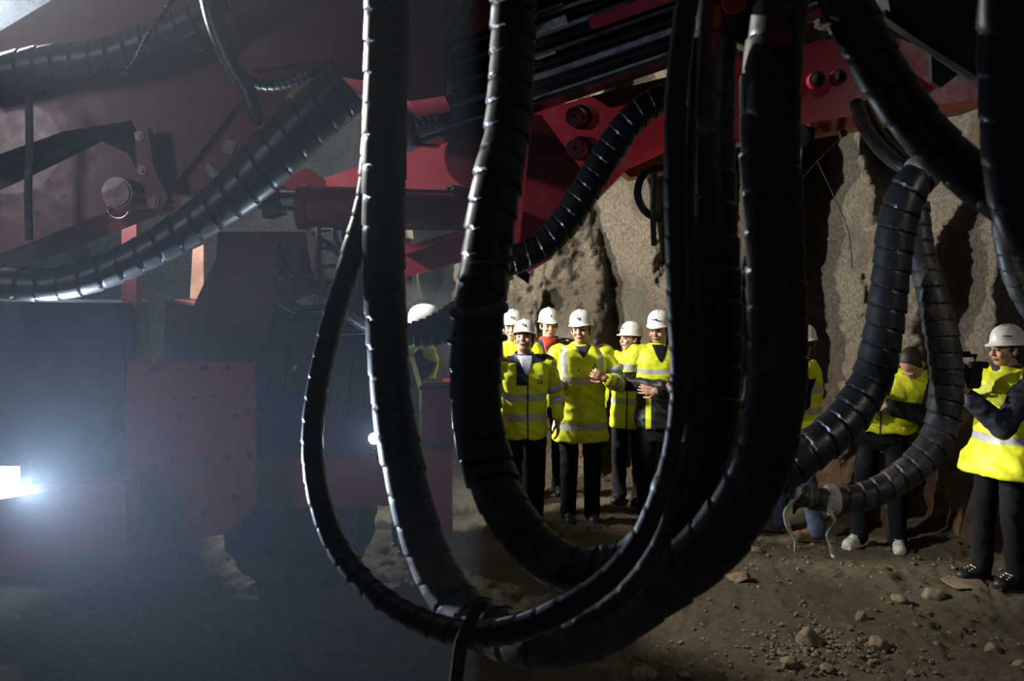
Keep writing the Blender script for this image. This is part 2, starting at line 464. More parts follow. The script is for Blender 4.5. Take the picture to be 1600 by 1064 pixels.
# small lamp
bm = bmesh.new(); p = at(584, 686, 5.9); add_cyl(bm, p + Vector((0, .02, 0)), p + Vector((0, .14, 0)), .06, .04)
add_cyl(bm, p + Vector((0, .1, 0)), at(590, 730, 6.2), .015)
ml = obj('marker_lamp', bm, STEEL, car)
bm = bmesh.new(); add_ball(bm, p + Vector((0, .015, 0)), (.035, .02, .035)); q = obj('lamp_lens', bm, LAMP, None); q.parent = ml; q.location = -Vector(car.location)

# ------------------------------------------------------------------ boom, upper left
bl = thing('drill_boom', 'big dark red drilling boom crossing the upper left of the picture', 'drilling boom', at(200, 200, 5.6))
plate('top_rail', [(-60, 85), (130, -30), (400, -30), (300, 40), (150, 100), (-60, 150)], 5.45, .2, RED, bl, .05, .012)
plate('main_beam', [(-60, 150), (60, 118), (200, 90), (320, 40), (390, -30), (560, -30), (610, -20), (610, 130), (562, 132), (505, 104), (452, 142), (425, 192), (398, 265), (372, 302), (300, 304), (240, 298), (224, 226), (205, 188), (100, 205), (-60, 262)], 5.55, .35, RED, bl, .08, .014)
plate('shade_plate', [(-60, 250), (215, 180), (232, 300), (100, 300), (-60, 345)], 5.91, .6, DARK, bl, .08)  # added dark sheet for the dark gap, deepened to shade the turret
plate('under_beam', [(-60, 325), (60, 270), (160, 221), (200, 240), (226, 288), (222, 316), (165, 332), (40, 382), (-60, 418)], 5.5, .8, RED, bl, .08, .02)  # run deep behind to block the work lamp from the turret
plate('web_gusset', [(225, 170), (345, 124), (383, 148), (330, 215), (262, 300), (236, 290)], 5.5, .05, RED, bl, .08, .008)
plate('upper_gusset', [(408, 60), (480, 34), (512, 56), (520, 92), (470, 98), (392, 110), (380, 80)], 5.48, .07, RED, bl, .08, .012)
plate('wedge_plate', [(420, 150), (452, 152), (500, 190), (430, 245), (398, 262)], 5.75, .2, RED, bl, .08)
plate('link_bracket', [(210, 206), (230, 198), (240, 262), (262, 308), (252, 328), (234, 320), (214, 262)], 5.35, .09, RED, bl, .08, .012)
plate('hinge_plate', [(350, 218), (370, 221), (362, 243), (345, 238)], 5.42, .03, STEEL_G, bl, .08, .003)
plate('hinge_pin_plate', [(324, 254), (344, 272), (336, 282), (320, 266)], 5.42, .03, STEEL_G, bl, .08, .003)
plate('edge_plate', [(512, 60), (522, 95), (534, 120), (545, 112), (520, 52)], 5.4, .03, STEEL_G, bl, 0, .003)
for x, y, r in [(192, 303, 23), (247, 318, 9), (318, 78, 8), (226, 215, 7), (230, 268, 7)]:
    bm = bmesh.new(); p = at(x, y, 5.42, .08); add_cyl(bm, p - Vector((0, .09, 0)), p + Vector((0, .2, 0)), r * 5.4 / F)
    obj('pivot_pin', bm, RED, bl, bevel=.012, angle=.6)
bm = bmesh.new()
pp = [(at(185 + 17 * math.cos(a_), 324 + 17 * math.sin(a_), 5.3), .007) for a_ in [i * .35 for i in range(-1, 11)]]
add_hose(bm, pp, 0, seg=10, step=.01); obj('shackle', bm, CHROME, bl)
# boom head box hanging behind the first loop
bh = plate('boom_head', [(500, -30), (693, -30), (695, 150), (640, 158), (580, 128), (532, 120), (512, 56)], 4.9, .5, RED, bl, 0, .012)
plate('head_flange', [(690, -30), (845, -30), (832, 14), (762, 32), (700, 52), (690, 20)], 5.2, .2, RED, bl, 0, .01)
bm = bmesh.new(); add_hose(bm, [(at(x, y, 5.15), .008) for x, y in [(697, 40), (712, 44), (735, 8), (728, -5), (700, 30), (706, 48), (718, 50)]], 0, seg=8, step=.01)
obj('lifting_shackle', bm, STEEL_G, bl)
plate('head_clip', [(697, 128), (706, 126), (706, 144), (697, 146)], 4.95, .03, STEEL_G, bl, 0, .002)

# ------------------------------------------------------------------ boom, centre to right
br = thing('drill_boom', 'long red drilling boom reaching from the middle to the upper right, with two round pins', 'drilling boom', at(900, 250, 6.2))
plate('arm_beam', [(470, 290), (565, 259), (640, 238), (700, 212), (735, 200), (832, 176), (925, 150), (960, 150), (1052, 120), (1052, 232), (975, 268), (915, 330), (860, 405), (815, 432), (740, 402), (716, 300), (500, 300)], 6.2, .38, RED, br, -.06, .014)
plate('arm_extension', [(1046, 122), (1160, 90), (1290, 62), (1400, 57), (1470, 88), (1532, 130), (1532, 160), (1400, 178), (1270, 192), (1160, 222), (1046, 236)], 6.15, .35, RED, br, -.06, .012)
plate('side_gusset', [(831, 178), (846, 180), (908, 264), (875, 330), (835, 372), (812, 380)], 5.98, .06, RED, br, -.06, .006)
plate('top_strap', [(925, 150), (1050, 118), (1060, 132), (1000, 158), (955, 168)], 5.76, .03, RED, br, 0)
plate('lower_flange', [(975, 268), (1052, 232), (1058, 262), (1040, 268), (985, 277)], 6.0, .3, ORANGE, br, -.06)  # orange stands in for light on the boom's underside
plate('lower_flange', [(1268, 190), (1400, 172), (1532, 155), (1532, 168), (1400, 190), (1290, 207)], 5.95, .3, ORANGE, br, -.06)  # underside lit orange, put into the colour
plate('lower_strut', [(632, 386), (740, 352), (740, 404), (632, 434)], 6.4, .2, RED, br, 0)
plate('strut_rib', [(632, 394), (740, 357), (740, 361), (632, 399)], 6.37, .04, RED, br, 0, .004)
plate('end_fin', [(800, 410), (828, 428), (826, 444), (800, 425)], 5.9, .05, DARK, br, 0, .004)
for x, y in [(897, 182), (898, 232)]:
    bm = bmesh.new(); p = at(x, y, 5.72); d = Vector((.35, .9, .1)).normalized()
    add_cyl(bm, p, p + d * .3, .056, seg=36); pin = obj('boom_pin', bm, RED, br, bevel=.006, angle=.6)
    bm = bmesh.new(); add_cyl(bm, p + d * .12, p + d * .3, .072, seg=36); obj('pin_collar', bm, RED_D, br, bevel=.006, angle=.6)
    bm = bmesh.new(); add_cyl(bm, p - d * .003, p + d * .01, .012, seg=16)
    h = obj('grease_hole', bm, HOLE, None); h.parent = pin; h.location = -Vector(br.location)
bm = bmesh.new(); p = at(742, 246, 6.0); add_cyl(bm, p, p + Vector((0, .1, 0)), .19, seg=48); obj('pivot_disc', bm, RED, br, bevel=.01, angle=.6)
for x, y, r in [(1278, 124, 13), (1312, 120, 12)]:
    p = at(x, y, 5.86); bm = bmesh.new(); add_cyl(bm, p, p + Vector((0, .07, 0)), r * 5.86 / F, seg=28)
    rg = obj('bore_ring', bm, RED_D, br, bevel=.004, angle=.6)
    bm = bmesh.new(); add_cyl(bm, p - Vector((0, .004, 0)), p + Vector((0, .04, 0)), r * .75 * 5.86 / F, seg=28); h = obj('bore', bm, HOLE, None); h.parent = rg; h.location = -Vector(br.location)
plate('cutout', [(1455, 86), (1497, 116), (1472, 136), (1457, 128)], 5.8, .04, HOLE, br, 0, 0)
plate('hanger_block', [(1246, 192), (1274, 200), (1272, 222), (1248, 234)], 5.9, .15, DARK, br)
bm = bmesh.new(); add_cyl(bm, at(1317, 190, 5.85), at(1317, 214, 5.85), .018, .014, 10); add_ball(bm, at(1319, 208, 5.85), .02); obj('drip_nozzle', bm, STEEL, br)
for i in range(6):
    bm = bmesh.new(); p = at(1405 + i * 22, 172 - i * 2, 5.93); add_cyl(bm, p, p + Vector((0, .3, 0)), .014, seg=8); obj('bolt', bm, STEEL, br)
# hydraulic cylinder
cyl = bmesh.new(); add_cyl(cyl, at(466, 324, 5.85), at(722, 331, 5.85), .118, seg=40); add_cyl(cyl, at(466, 324, 5.85), at(484, 324.5, 5.85), .135, seg=40)
bar = obj('cylinder_barrel', cyl, RED, br, bevel=.008, angle=.6)
bm = bmesh.new(); add_cyl(bm, at(405, 311, 5.85), at(470, 314, 5.85), .062, seg=32); q = obj('cylinder_rod', bm, CHROME, None, angle=.6); q.parent = bar; q.location = -Vector(br.location)
plate('cylinder_mount', [(470, 290), (735, 298), (736, 306), (470, 298)], 5.8, .06, RED, br, 0, .006)
plate('clevis', [(708, 294), (730, 292), (742, 310), (742, 352), (728, 362), (708, 360)], 5.72, .3, RED, br, 0, .02)
plate('clevis', [(405, 290), (430, 286), (434, 332), (410, 340)], 5.75, .25, DARK, br, 0, .02)
plate('rod_bracket', [(434, 282), (478, 262), (500, 278), (500, 292), (440, 296)], 6.0, .2, RED, br, 0, .01)
bm = bmesh.new(); add_caps(bm, at(700, 293, 5.74), at(728, 296, 5.74), .015, .02); obj('hose_fitting', bm, CHROME, br)

# ------------------------------------------------------------------ feed beam
A0 = at(652, 196, 5.75); A1 = at(1400, -62, 4.9)
ax = (A1 - A0).normalized(); nn = Vector((0, -1, 0)); nn = (nn - ax * nn.dot(ax)).normalized(); uu = nn.cross(ax)
if uu.z < 0: uu = -uu
L = (A1 - A0).length
MF = Matrix((( ax.x, nn.x, uu.x, A0.x), (ax.y, nn.y, uu.y, A0.y), (ax.z, nn.z, uu.z, A0.z), (0, 0, 0, 1)))
fd = thing('feed_beam', 'black slatted rock drill feed beam slanting up across the top centre', 'drill feed', A0)
def fbox(name, x0, x1, n0, n1, u0, u1, m, bev=.006):
    bm = bmesh.new(); add_box(bm, ((x0 + x1) / 2, (n0 + n1) / 2, (u0 + u1) / 2), (x1 - x0, n1 - n0, u1 - u0), MF)
    return obj(name, bm, m, fd, smooth=False, bevel=bev)
fbox('beam_body', 0, L, -.25, .10, -.115, .10, STEEL, .02)
fbox('upper_body', .02, L, -.25, .04, .10, .46, STEEL, .012)
for i, (u0, h, dep) in enumerate([(-.095, .012, .135), (-.045, .014, .125), (.0, .03, .13), (.055, .012, .14), (.12, .022, .08), (.17, .014, .075), (.225, .02, .09), (.275, .012, .085), (.315, .02, .09), (.36, .014, .085), (.40, .02, .09), (.44, .014, .085)]):
    fbox('guide_rail', .05 if i < 4 else .15, L, .03, dep, u0, u0 + h, STEEL if i % 2 else ALU_GLINT, .004)
fbox('end_plate', -.03, .02, -.27, .14, -.125, .13, STEEL, .012)
fbox('wear_plate', .72, 1.05, .09, .11, .235, .285, GREYP, .004)
fbox('wear_plate', .72, 1.05, .09, .105, .335, .352, GREYP, .003)
fbox('red_cover', 1.16, 1.7, .085, .115, .16, .225, RED, .004)
fbox('red_cover', .86, 1.25, .085, .10, .02, .045, RED, .004)
fbox('label_plate', .72, .80, .13, .145, .085, .10, GREYP, .002)
fbox('label_plate', .83, .95, .13, .145, .10, .115, GREYP, .002)
bm = bmesh.new()
for i in range(8): add_cyl(bm, MF @ Vector((.06 + .04 * (i % 4), .1, -.02 + .03 * (i // 4))), MF @ Vector((.06 + .04 * (i % 4), .155, -.02 + .03 * (i // 4))), .012, seg=8)
obj('fitting_cluster', bm, STEEL_G, fd)

# near dark bits at top right
nb = thing('hose_bracket', 'dark steel bracket with orange block holding the near hoses at top edge', 'bracket', at(1170, 20, 2.9))
plate('bracket_plate', [(1090, -60), (1262, -60), (1240, 62), (1196, 84), (1112, 52)], 2.98, .06, STEEL, nb, 0, .01)
bm = bmesh.new(); add_cyl(bm, at(1147, 2, 2.72), at(1147, 2, 2.98), .035, seg=20); obj('orange_block', bm, ORANGE, nb, bevel=.005, angle=.6)
bm = bmesh.new(); add_cyl(bm, at(1222, 55, 2.6), at(1222, 55, 2.98), .03, seg=20); obj('clamp_bolt', bm, RED_D, nb, bevel=.005, angle=.6)
nc = thing('boom_nose', 'black boom end in the top right corner', 'boom end', at(1460, 0, 3.4))
plate('nose_plate', [(1375, -60), (1560, -60), (1560, 140), (1520, 112), (1430, 52), (1392, 22)], 3.4, .08, DARK, nc, 0, .02)
plate('nose_lip', [(1385, 14), (1430, 46), (1530, 112), (1530, 122), (1426, 56), (1383, 26)], 3.36, .05, STEEL, nc, 0, .006)

# ------------------------------------------------------------------ hoses
V = -PI / 2
hose('biggest wrapped hose, hanging in the widest and lowest loop, muddy at the bottom',
     [(606, -90, 3.4, 34), (604, 60, 3.4, 34), (601, 220, 3.4, 34), (600, 400, 3.4, 33), (610, 600, 3.4, 33), (635, 750, 3.35, 34), (668, 865, 3.3, 35), (712, 940, 3.2, 38), (772, 985, 3.05, 42), (850, 1002, 2.9, 45),
      (935, 980, 2.82, 47), (1015, 925, 2.78, 48), (1095, 868, 2.75, 48), (1152, 800, 2.72, 48), (1192, 715, 2.7, 48), (1213, 600, 2.7, 48), (1213, 450, 2.7, 46), (1206, 300, 2.7, 46), (1203, 150, 2.7, 45), (1215, 40, 2.75, 42), (1235, -90, 2.8, 38)],
     .105, HOSE_MUD, amp=.05, jitter=.025, seed=3, seg=40)
hose('black wrapped hose of the middle loop, shiny left edge beside the yellow jackets',
     [(802, -90, 3.6, 35), (801, 50, 3.6, 35), (793, 200, 3.5, 37), (774, 300, 3.4, 39), (760, 400, 3.35, 40), (750, 480, 3.3, 41), (744, 560, 3.3, 42), (745, 640, 3.3, 41), (763, 730, 3.3, 41), (797, 805, 3.2, 40),
      (850, 866, 3.15, 39), (915, 894, 3.1, 37), (985, 878, 3.05, 37), (1040, 828, 3.0, 40), (1085, 750, 2.97, 44), (1110, 650, 2.95, 45), (1117, 500, 2.95, 43), (1112, 350, 2.95, 41), (1108, 200, 2.95, 40), (1112, 60, 3.0, 38), (1130, -90, 3.0, 36)],
     .098, HOSE_MID, amp=.07, jitter=.04, seed=8, seg=40,
     bands=[(748, 485, 3.3, 41, V + .1, .02, 'tape_wrap', simple('grubby grey tape', (.10, .095, .085), .6, dirt=(.22, .19, .15), dscale=12)),
            (762, 410, 3.35, 40, V + .15, .012, 'tape_wrap', HOSE_DUSTY), (746, 530, 3.3, 42, V + .05, .012, 'tape_wrap', HOSE_DUSTY),
            (889, 893, 3.12, 38, .15, .012, 'mud_tie', HOSE_DUSTY), (940, 893, 3.08, 37, -.1, .014, 'mud_tie', HOSE_DUSTY)])
hose('slim wrapped hose of the outermost left loop, arcing along the bottom',
     [(590, -90, 3.55, 16), (585, 150, 3.55, 17), (575, 300, 3.5, 18), (550, 400, 3.45, 19), (520, 500, 3.4, 18), (497, 600, 3.35, 17), (488, 690, 3.3, 17), (499, 780, 3.2, 18), (532, 862, 3.1, 19), (592, 930, 2.95, 20), (668, 974, 2.8, 21),
      (740, 990, 2.68, 22), (810, 982, 2.6, 22), (880, 952, 2.55, 21), (948, 905, 2.54, 19), (1000, 842, 2.54, 17), (1031, 770, 2.54, 15), (1052, 690, 2.56, 14), (1062, 600, 2.58, 15), (1058, 450, 2.6, 17), (1055, 300, 2.6, 18), (1057, 150, 2.6, 18), (1070, 30, 2.6, 18), (1088, -90, 2.6, 18)],
     .075, HOSE, amp=.06, jitter=.02, seed=5, seg=24,
     bands=[(1062, 604, 2.58, 16, V, .016, 'tie_band', HOSE_DUSTY), (1036, 760, 2.54, 16, V - .3, .022, 'tie_band', HOSE_DUSTY), (740, 990, 2.68, 22, 0, .02, 'tie_band', STRAP)])
hose('short dusty bypass hose tied under the slim hose near the bundle bottom',
     [(1040, 760, 2.62, 9), (1046, 800, 2.62, 10), (1030, 850, 2.62, 13), (1000, 900, 2.6, 15), (955, 945, 2.6, 15), (900, 975, 2.62, 12)], .08, HOSE_DUSTY, seg=20, seed=6)
hose('thin black hose running down beside the tall centre right loop',
     [(1086, 60, 2.78, 9), (1080, 200, 2.78, 9), (1076, 350, 2.78, 9), (1078, 480, 2.78, 9), (1082, 600, 2.76, 8), (1074, 660, 2.76, 8)], 0, RUB, name='rubber_hose', seg=16)
hose('near dark hose crossing the upper right corner diagonally',
     [(1280, -100, 2.6, 38), (1335, 30, 2.6, 38), (1388, 130, 2.6, 38), (1450, 212, 2.6, 37), (1530, 285, 2.58, 36), (1610, 335, 2.5, 36), (1700, 370, 2.45, 36)], .1, HOSE, amp=.06, seed=11, seg=36)
hose('nearest black hose hanging at the right edge of the picture',
     [(1572, -100, 2.3, 42), (1574, 100, 2.3, 42), (1580, 240, 2.3, 42), (1600, 340, 2.3, 42), (1650, 420, 2.3, 42)], .1, HOSE, amp=.05, seed=12, seg=36)
hose('narrow ribbed hose at right edge below the dark hoses',
     [(1560, 290, 4.2, 14), (1566, 360, 4.2, 15), (1580, 420, 4.2, 16), (1602, 470, 4.2, 16), (1650, 540, 4.2, 16)], .07, HOSE_DUSTY, seed=13, seg=24)
GREYW = simple('pale worn sleeve', (.22, .21, .22), .5, dirt=(.09, .08, .08), dscale=20)
hose('thick ribbed hose curving from the upper right down left in front of the bending person',
     [(1462, 255, 4.95, 24), (1440, 272, 4.92, 27), (1420, 298, 4.9, 29), (1402, 350, 4.9, 30), (1392, 430, 4.9, 29), (1380, 520, 4.9, 30), (1361, 595, 4.9, 32), (1320, 658, 4.85, 33), (1268, 703, 4.8, 33), (1215, 740, 4.8, 33), (1150, 760, 4.8, 33)],
     .098, HOSE, amp=.08, jitter=.015, seed=20, seg=36, bands=[(1441, 270, 4.92, 26, V - .8, .03, 'hose_sleeve', GREYW)])
hose('ribbed hose making the right hand loop, ending in the white taped end',
     [(1432, 318, 5.12, 19), (1438, 390, 5.08, 21), (1458, 465, 5.02, 24), (1474, 540, 5, 26), (1479, 612, 5, 26), (1466, 680, 4.98, 26), (1430, 728, 4.95, 25), (1370, 768, 4.9, 23), (1310, 782, 4.85, 21), (1260, 777, 4.8, 17), (1236, 768, 4.8, 12)],
     .085, HOSE_DUSTY, amp=.08, jitter=.02, seed=21, seg=32,
     bands=[(1300, 781, 4.84, 21, .05, .03, 'tape_wrap', TAPE), (1262, 777, 4.8, 17, -.1, .012, 'tape_wrap', simple('dull taped end', (.14, .13, .11), .6, dirt=(.3, .27, .2), dscale=20)), (1243, 770, 4.8, 13, -.3, .015, 'tape_wrap', TAPE)])
hose('bare black hose from the red boom into the sleeve of the right hoses',
     [(1338, 160, 5.6, 10), (1350, 195, 5.5, 11), (1372, 228, 5.3, 11), (1400, 254, 5.1, 11), (1428, 268, 5.0, 11)], 0, RUB, name='rubber_hose', seg=18)
hose('second bare black hose alongside, from boom to the sleeve',
     [(1354, 160, 5.65, 6), (1366, 190, 5.55, 6), (1392, 224, 5.35, 6), (1420, 250, 5.1, 6), (1440, 262, 5.0, 6)], 0, RUB, name='rubber_hose', seg=14)
hose('glossy ribbed hose running down left along the pinned red boom',
     [(1070, 145, 5.5, 20), (1030, 156, 5.5, 22), (985, 190, 5.5, 23), (950, 240, 5.5, 24), (918, 292, 5.5, 24), (884, 346, 5.5, 24), (845, 385, 5.5, 23), (800, 408, 5.5, 22), (750, 430, 5.5, 22)],
     .085, HOSE, seed=30, seg=32)
hose('short ribbed hose with a bright highlight in front of the hard hat at left',
     [(735, 470, 5.4, 20), (718, 492, 5.4, 25), (690, 512, 5.4, 26), (655, 522, 5.4, 22), (620, 522, 5.4, 18), (575, 505, 5.5, 16), (540, 480, 5.6, 14)],
     .05, HOSE, seed=31, seg=32, ring=True, amp=.12)
hose('thick shiny ribbed hose sweeping in from the left edge and up to the red boom',
     [(-80, 425, 4.75, 25), (0, 440, 4.75, 26), (70, 445, 4.75, 26), (140, 432, 4.75, 27), (220, 398, 4.75, 28), (300, 350, 4.75, 30), (365, 302, 4.75, 36), (420, 250, 4.75, 41), (480, 190, 4.75, 42), (545, 133, 4.75, 42)],
     .105, HOSE, amp=.055, jitter=.02, seed=32, seg=36)
hose('ribbed hose lying on the upper left boom with white highlights',
     [(-60, 128, 5.1, 28), (60, 100, 5.1, 27), (150, 88, 5.1, 25), (230, 62, 5.1, 25), (310, 22, 5.1, 25), (390, -50, 5.1, 24)], .095, HOSE, amp=.06, seed=33, seg=30)
hose('black hose hanging down over the red boom at upper left',
     [(318, -60, 4.65, 16), (335, 30, 4.65, 15), (362, 100, 4.65, 14), (386, 140, 4.65, 13), (398, 175, 4.65, 11), (405, 196, 4.65, 6)], 0, RUB, name='rubber_hose', seg=18)
hose('thin bent hose with fittings joining the hanging hose to the boom head',
     [(352, 85, 4.8, 7), (380, 120, 4.8, 8), (415, 133, 4.8, 9), (455, 128, 4.8, 9), (490, 112, 4.8, 8), (524, 98, 4.82, 8)], .03, RUB, name='rubber_hose', seg=16, ring=True, amp=.2)
hose('slender braided cable in front of the ribbed hose on the upper left boom',
     [(290, -40, 4.7, 4), (262, 10, 4.7, 4), (232, 55, 4.7, 4), (212, 95, 4.7, 4), (190, 120, 4.7, 3)], .03, STEEL, name='cable', cat='cable', seg=12, ring=True, amp=.35)
hose('small coiled black hose hanging from the right boom underside',
     [(1060, 268, 5.5, 5), (1030, 262, 5.5, 5), (1006, 272, 5.5, 6), (996, 300, 5.5, 6), (1006, 328, 5.5, 6), (1032, 343, 5.5, 6), (1065, 342, 5.5, 6)], 0, RUB, name='rubber_hose', seg=14)
hose('knobbly dark cable hanging between the two tall near hoses',
     [(1166, 400, 3.4, 5), (1160, 470, 3.4, 7), (1157, 540, 3.4, 6), (1151, 600, 3.4, 8), (1150, 606, 3.4, 4)], .06, HOSE_DUSTY, name='cable', cat='cable', seg=12, ring=True, amp=.5, jitter=.3)
# boom-root small hoses
CB = [([(432, 380), (440, 415), (470, 440), (520, 462), (555, 440)], 7), ([(440, 378), (452, 410), (480, 430), (515, 440), (540, 420)], 5),
      ([(452, 380), (448, 400), (430, 440), (470, 480), (540, 470)], 6), ([(478, 352), (500, 372), (530, 392), (540, 420), (520, 455)], 5),
      ([(497, 350), (498, 380), (497, 410), (505, 440), (520, 470)], 6), ([(520, 350), (528, 380), (545, 395), (552, 360), (560, 340)], 5),
      ([(485, 362), (520, 358), (560, 352), (590, 350), (610, 348)], 4), ([(495, 388), (515, 387), (532, 400), (540, 425), (545, 460)], 5),
      ([(500, 420), (515, 415), (530, 420), (535, 445), (530, 470)], 4), ([(445, 470), (480, 492), (510, 494), (550, 482), (590, 455)], 9),
      ([(425, 478), (455, 495), (490, 500), (540, 498), (590, 484)], 7), ([(535, 350), (540, 375), (560, 380), (575, 372), (590, 360)], 6)]
LB = ['black hose drooping widest below the turret opening', 'slim black hose inside the drooping bundle of the turret', 'black hose crossing the left edge of the turret opening',
      'black hose slanting over the top of the turret opening', 'upright black hose through the turret opening', 'small kinked hose in the upper corner of the turret opening',
      'level thin hose just under the red cylinder', 'curved hose arching over the turret opening middle', 'short hose low in the turret opening',
      'thick hose sagging under the turret', 'lowest sagging hose under the turret', 'short hose right of the turret opening under the cylinder']
for i, (pts, r) in enumerate(CB):
    hose(LB[i], [(x, y, 6.12 + .03 * (i % 4), r * .8) for x, y in pts], 0, RUB, name='rubber_hose', group='small hoses round the turret', seg=12)

# straps and tapes
def ribbon(name, label, pts, Y, w, mat, cat='strap', twist=0):
    bm = bmesh.new(); P = spline([(at(x, y, Y), w * Y / F / 2) for x, y in pts], .02); n_ = len(P); rows = []
    for i, (p, r) in enumerate(P):
        a_ = twist * i / n_; d = Vector((math.cos(a_), math.sin(a_), 0)); e = Vector((-math.sin(a_), math.cos(a_), 0)) * .002
        rows.append([bm.verts.new(p - d * r - e), bm.verts.new(p + d * r - e), bm.verts.new(p + d * r + e), bm.verts.new(p - d * r + e)])
    for i in range(n_ - 1):
        for j in range(4): bm.faces.new([rows[i][j], rows[i][(j + 1) % 4], rows[i + 1][(j + 1) % 4], rows[i + 1][j]])
    bm.faces.new(rows[0][::-1]); bm.faces.new(rows[-1])
    return tag(centre(obj(name, bm, mat)), label, cat)
ribbon('tape_strip', 'loose white tape end dangling left, from the tip of the looped hose', [(1240, 780), (1228, 800), (1232, 825), (1243, 842), (1243, 862)], 4.72, 9, TAPE, 'tape', 1.0)
ribbon('tape_strip', 'longer white tape end dangling right, from the wrap on the looped hose', [(1300, 775), (1296, 800), (1305, 812), (1291, 835), (1296, 850), (1303, 872)], 4.7, 10, TAPE, 'tape', 2.2)
ribbon('strap', 'dark webbing strap hanging from the bottom of the hose loops', [(752, 940), (738, 965), (722, 1000), (716, 1040), (712, 1075)], 2.62, 22, STRAP, 'strap', .4)
ribbon('strap', 'dark strap hanging over the red boom at far left', [(45, 150), (46, 230), (44, 300), (46, 375)], 5.0, 12, STRAP, 'strap', .2)
ribbon('strap', 'short dark strap hanging through the small coiled hose', [(1022, 268), (1020, 320), (1022, 384)], 5.45, 9, STRAP, 'strap', .3)
ribbon('wire', 'thin wire drooping against the rock wall under the right boom', [(1318, 212), (1270, 260), (1250, 285), (1245, 300)], 6.2, 1.5, STRAP, 'wire')
ribbon('wire', 'fine wire curving down the rock wall beside the big near hose', [(1276, 250), (1300, 300), (1325, 360), (1332, 420)], 6.3, 1.5, STRAP, 'wire')

# ------------------------------------------------------------------ people
def skin_m(name, col): return simple(name, col, .5)
SKIN = skin_m('skin', (.48, .27, .19)); SKIN2 = skin_m('tanned skin', (.42, .22, .15))
HAIR = simple('dark hair', (.02, .015, .012), .6); EYE = simple('eye', (.02, .015, .015), .2); LIP = simple('lips', (.26, .12, .09), .6)
WHITE = simple('white hard hat shell', (.78, .78, .76), .28, dirt=(.6, .6, .57), dscale=5)
INK = simple('dark blue print', (.02, .03, .07), .5)
NAVY = simple('navy cloth', (.012, .018, .034), .75); BLACKC = simple('black cloth', (.006, .0065, .009), .9, spec=.2); JEANS = simple('blue denim', (.03, .05, .10), .85, dirt=(.05, .07, .12), dscale=18)
REDC = simple('red scarf cloth', (.35, .03, .015), .8); SHIRT = simple('pale checked shirt', (.35, .38, .44), .7, dirt=(.2, .24, .32), dscale=50)
SHOEW = simple('white trainer', (.72, .70, .66), .55, dirt=(.4, .35, .28), dscale=25); BOOTB = simple('tan leather boot', (.11, .055, .027), .8, dirt=(.06, .04, .025), dscale=20)
SHOEK = simple('black shoe', (.012, .012, .014), .5); STRIPE = simple('grey reflective tape', (.42, .43, .45), .35)
GREYH = simple('grey hood cloth', (.35, .36, .40), .8); GLASS = simple('spectacle frame', (.05, .05, .05), .2)

def hivis(name, bands=(), zipx=None, zipz=(0, 2), navy=None, vert=(), low=None):
    """fluorescent yellow cloth; bands: (z centre, half height) grey tape; vert: (x centre, half, z0)"""
    k = N(name); tc = k.obj(); sep = k.node('ShaderNodeSeparateXYZ'); k.l.new(tc, sep.inputs[0]); X, Y_, Z = sep.outputs
    fold = k.ramp(k.noise(7, 5), [(.3, 0.0), (.7, 1.0)])
    c = k.mix(fold, (.56, .64, .014), (.74, .80, .028))
    if navy: # (z above which navy, panel x0, x1, panel z)
        m1 = k.math('GREATER_THAN', k.math('ADD', Z, k.math('MULTIPLY', k.math('ABSOLUTE', X), -.15)), navy[0])
        pan = k.math('MULTIPLY', k.math('MULTIPLY', k.math('COMPARE', X, (navy[1] + navy[2]) / 2, (navy[2] - navy[1]) / 2), k.math('GREATER_THAN', Z, navy[3])), k.math('LESS_THAN', Y_, 0))
        c = k.mix(k.math('MAXIMUM', m1, pan), c, (.012, .016, .03))
    m = None
    for zc, hh in bands:
        q = k.math('COMPARE', Z, zc, hh); m = q if m is None else k.math('MAXIMUM', m, q)
    for xc, hw, z0 in vert:
        q = k.math('MULTIPLY', k.math('COMPARE', X, xc, hw), k.math('GREATER_THAN', Z, z0)); m = q if m is None else k.math('MAXIMUM', m, q)
    if m is not None: c = k.mix(m, c, (.40, .41, .43))
    if zipx is not None:
        q = k.math('MULTIPLY', k.math('COMPARE', X, zipx, .007), k.math('MULTIPLY', k.math('LESS_THAN', Y_, 0), k.math('COMPARE', Z, (zipz[0] + zipz[1]) / 2, (zipz[1] - zipz[0]) / 2)))
        c = k.mix(q, c, (.03, .03, .035))
    if low: # black below a height, but for one yellow strip
        q = k.math('LESS_THAN', Z, low[0])
        if len(low) > 1: q = k.math('MULTIPLY', q, k.math('SUBTRACT', 1.0, k.math('COMPARE', X, low[1], .022)))
        c = k.mix(q, c, (.008, .009, .012))
    k.set(c, .55); k.bump(k.noise(18, 5), .35, .012)
    return k.m
YEL = hivis('fluorescent yellow cloth')

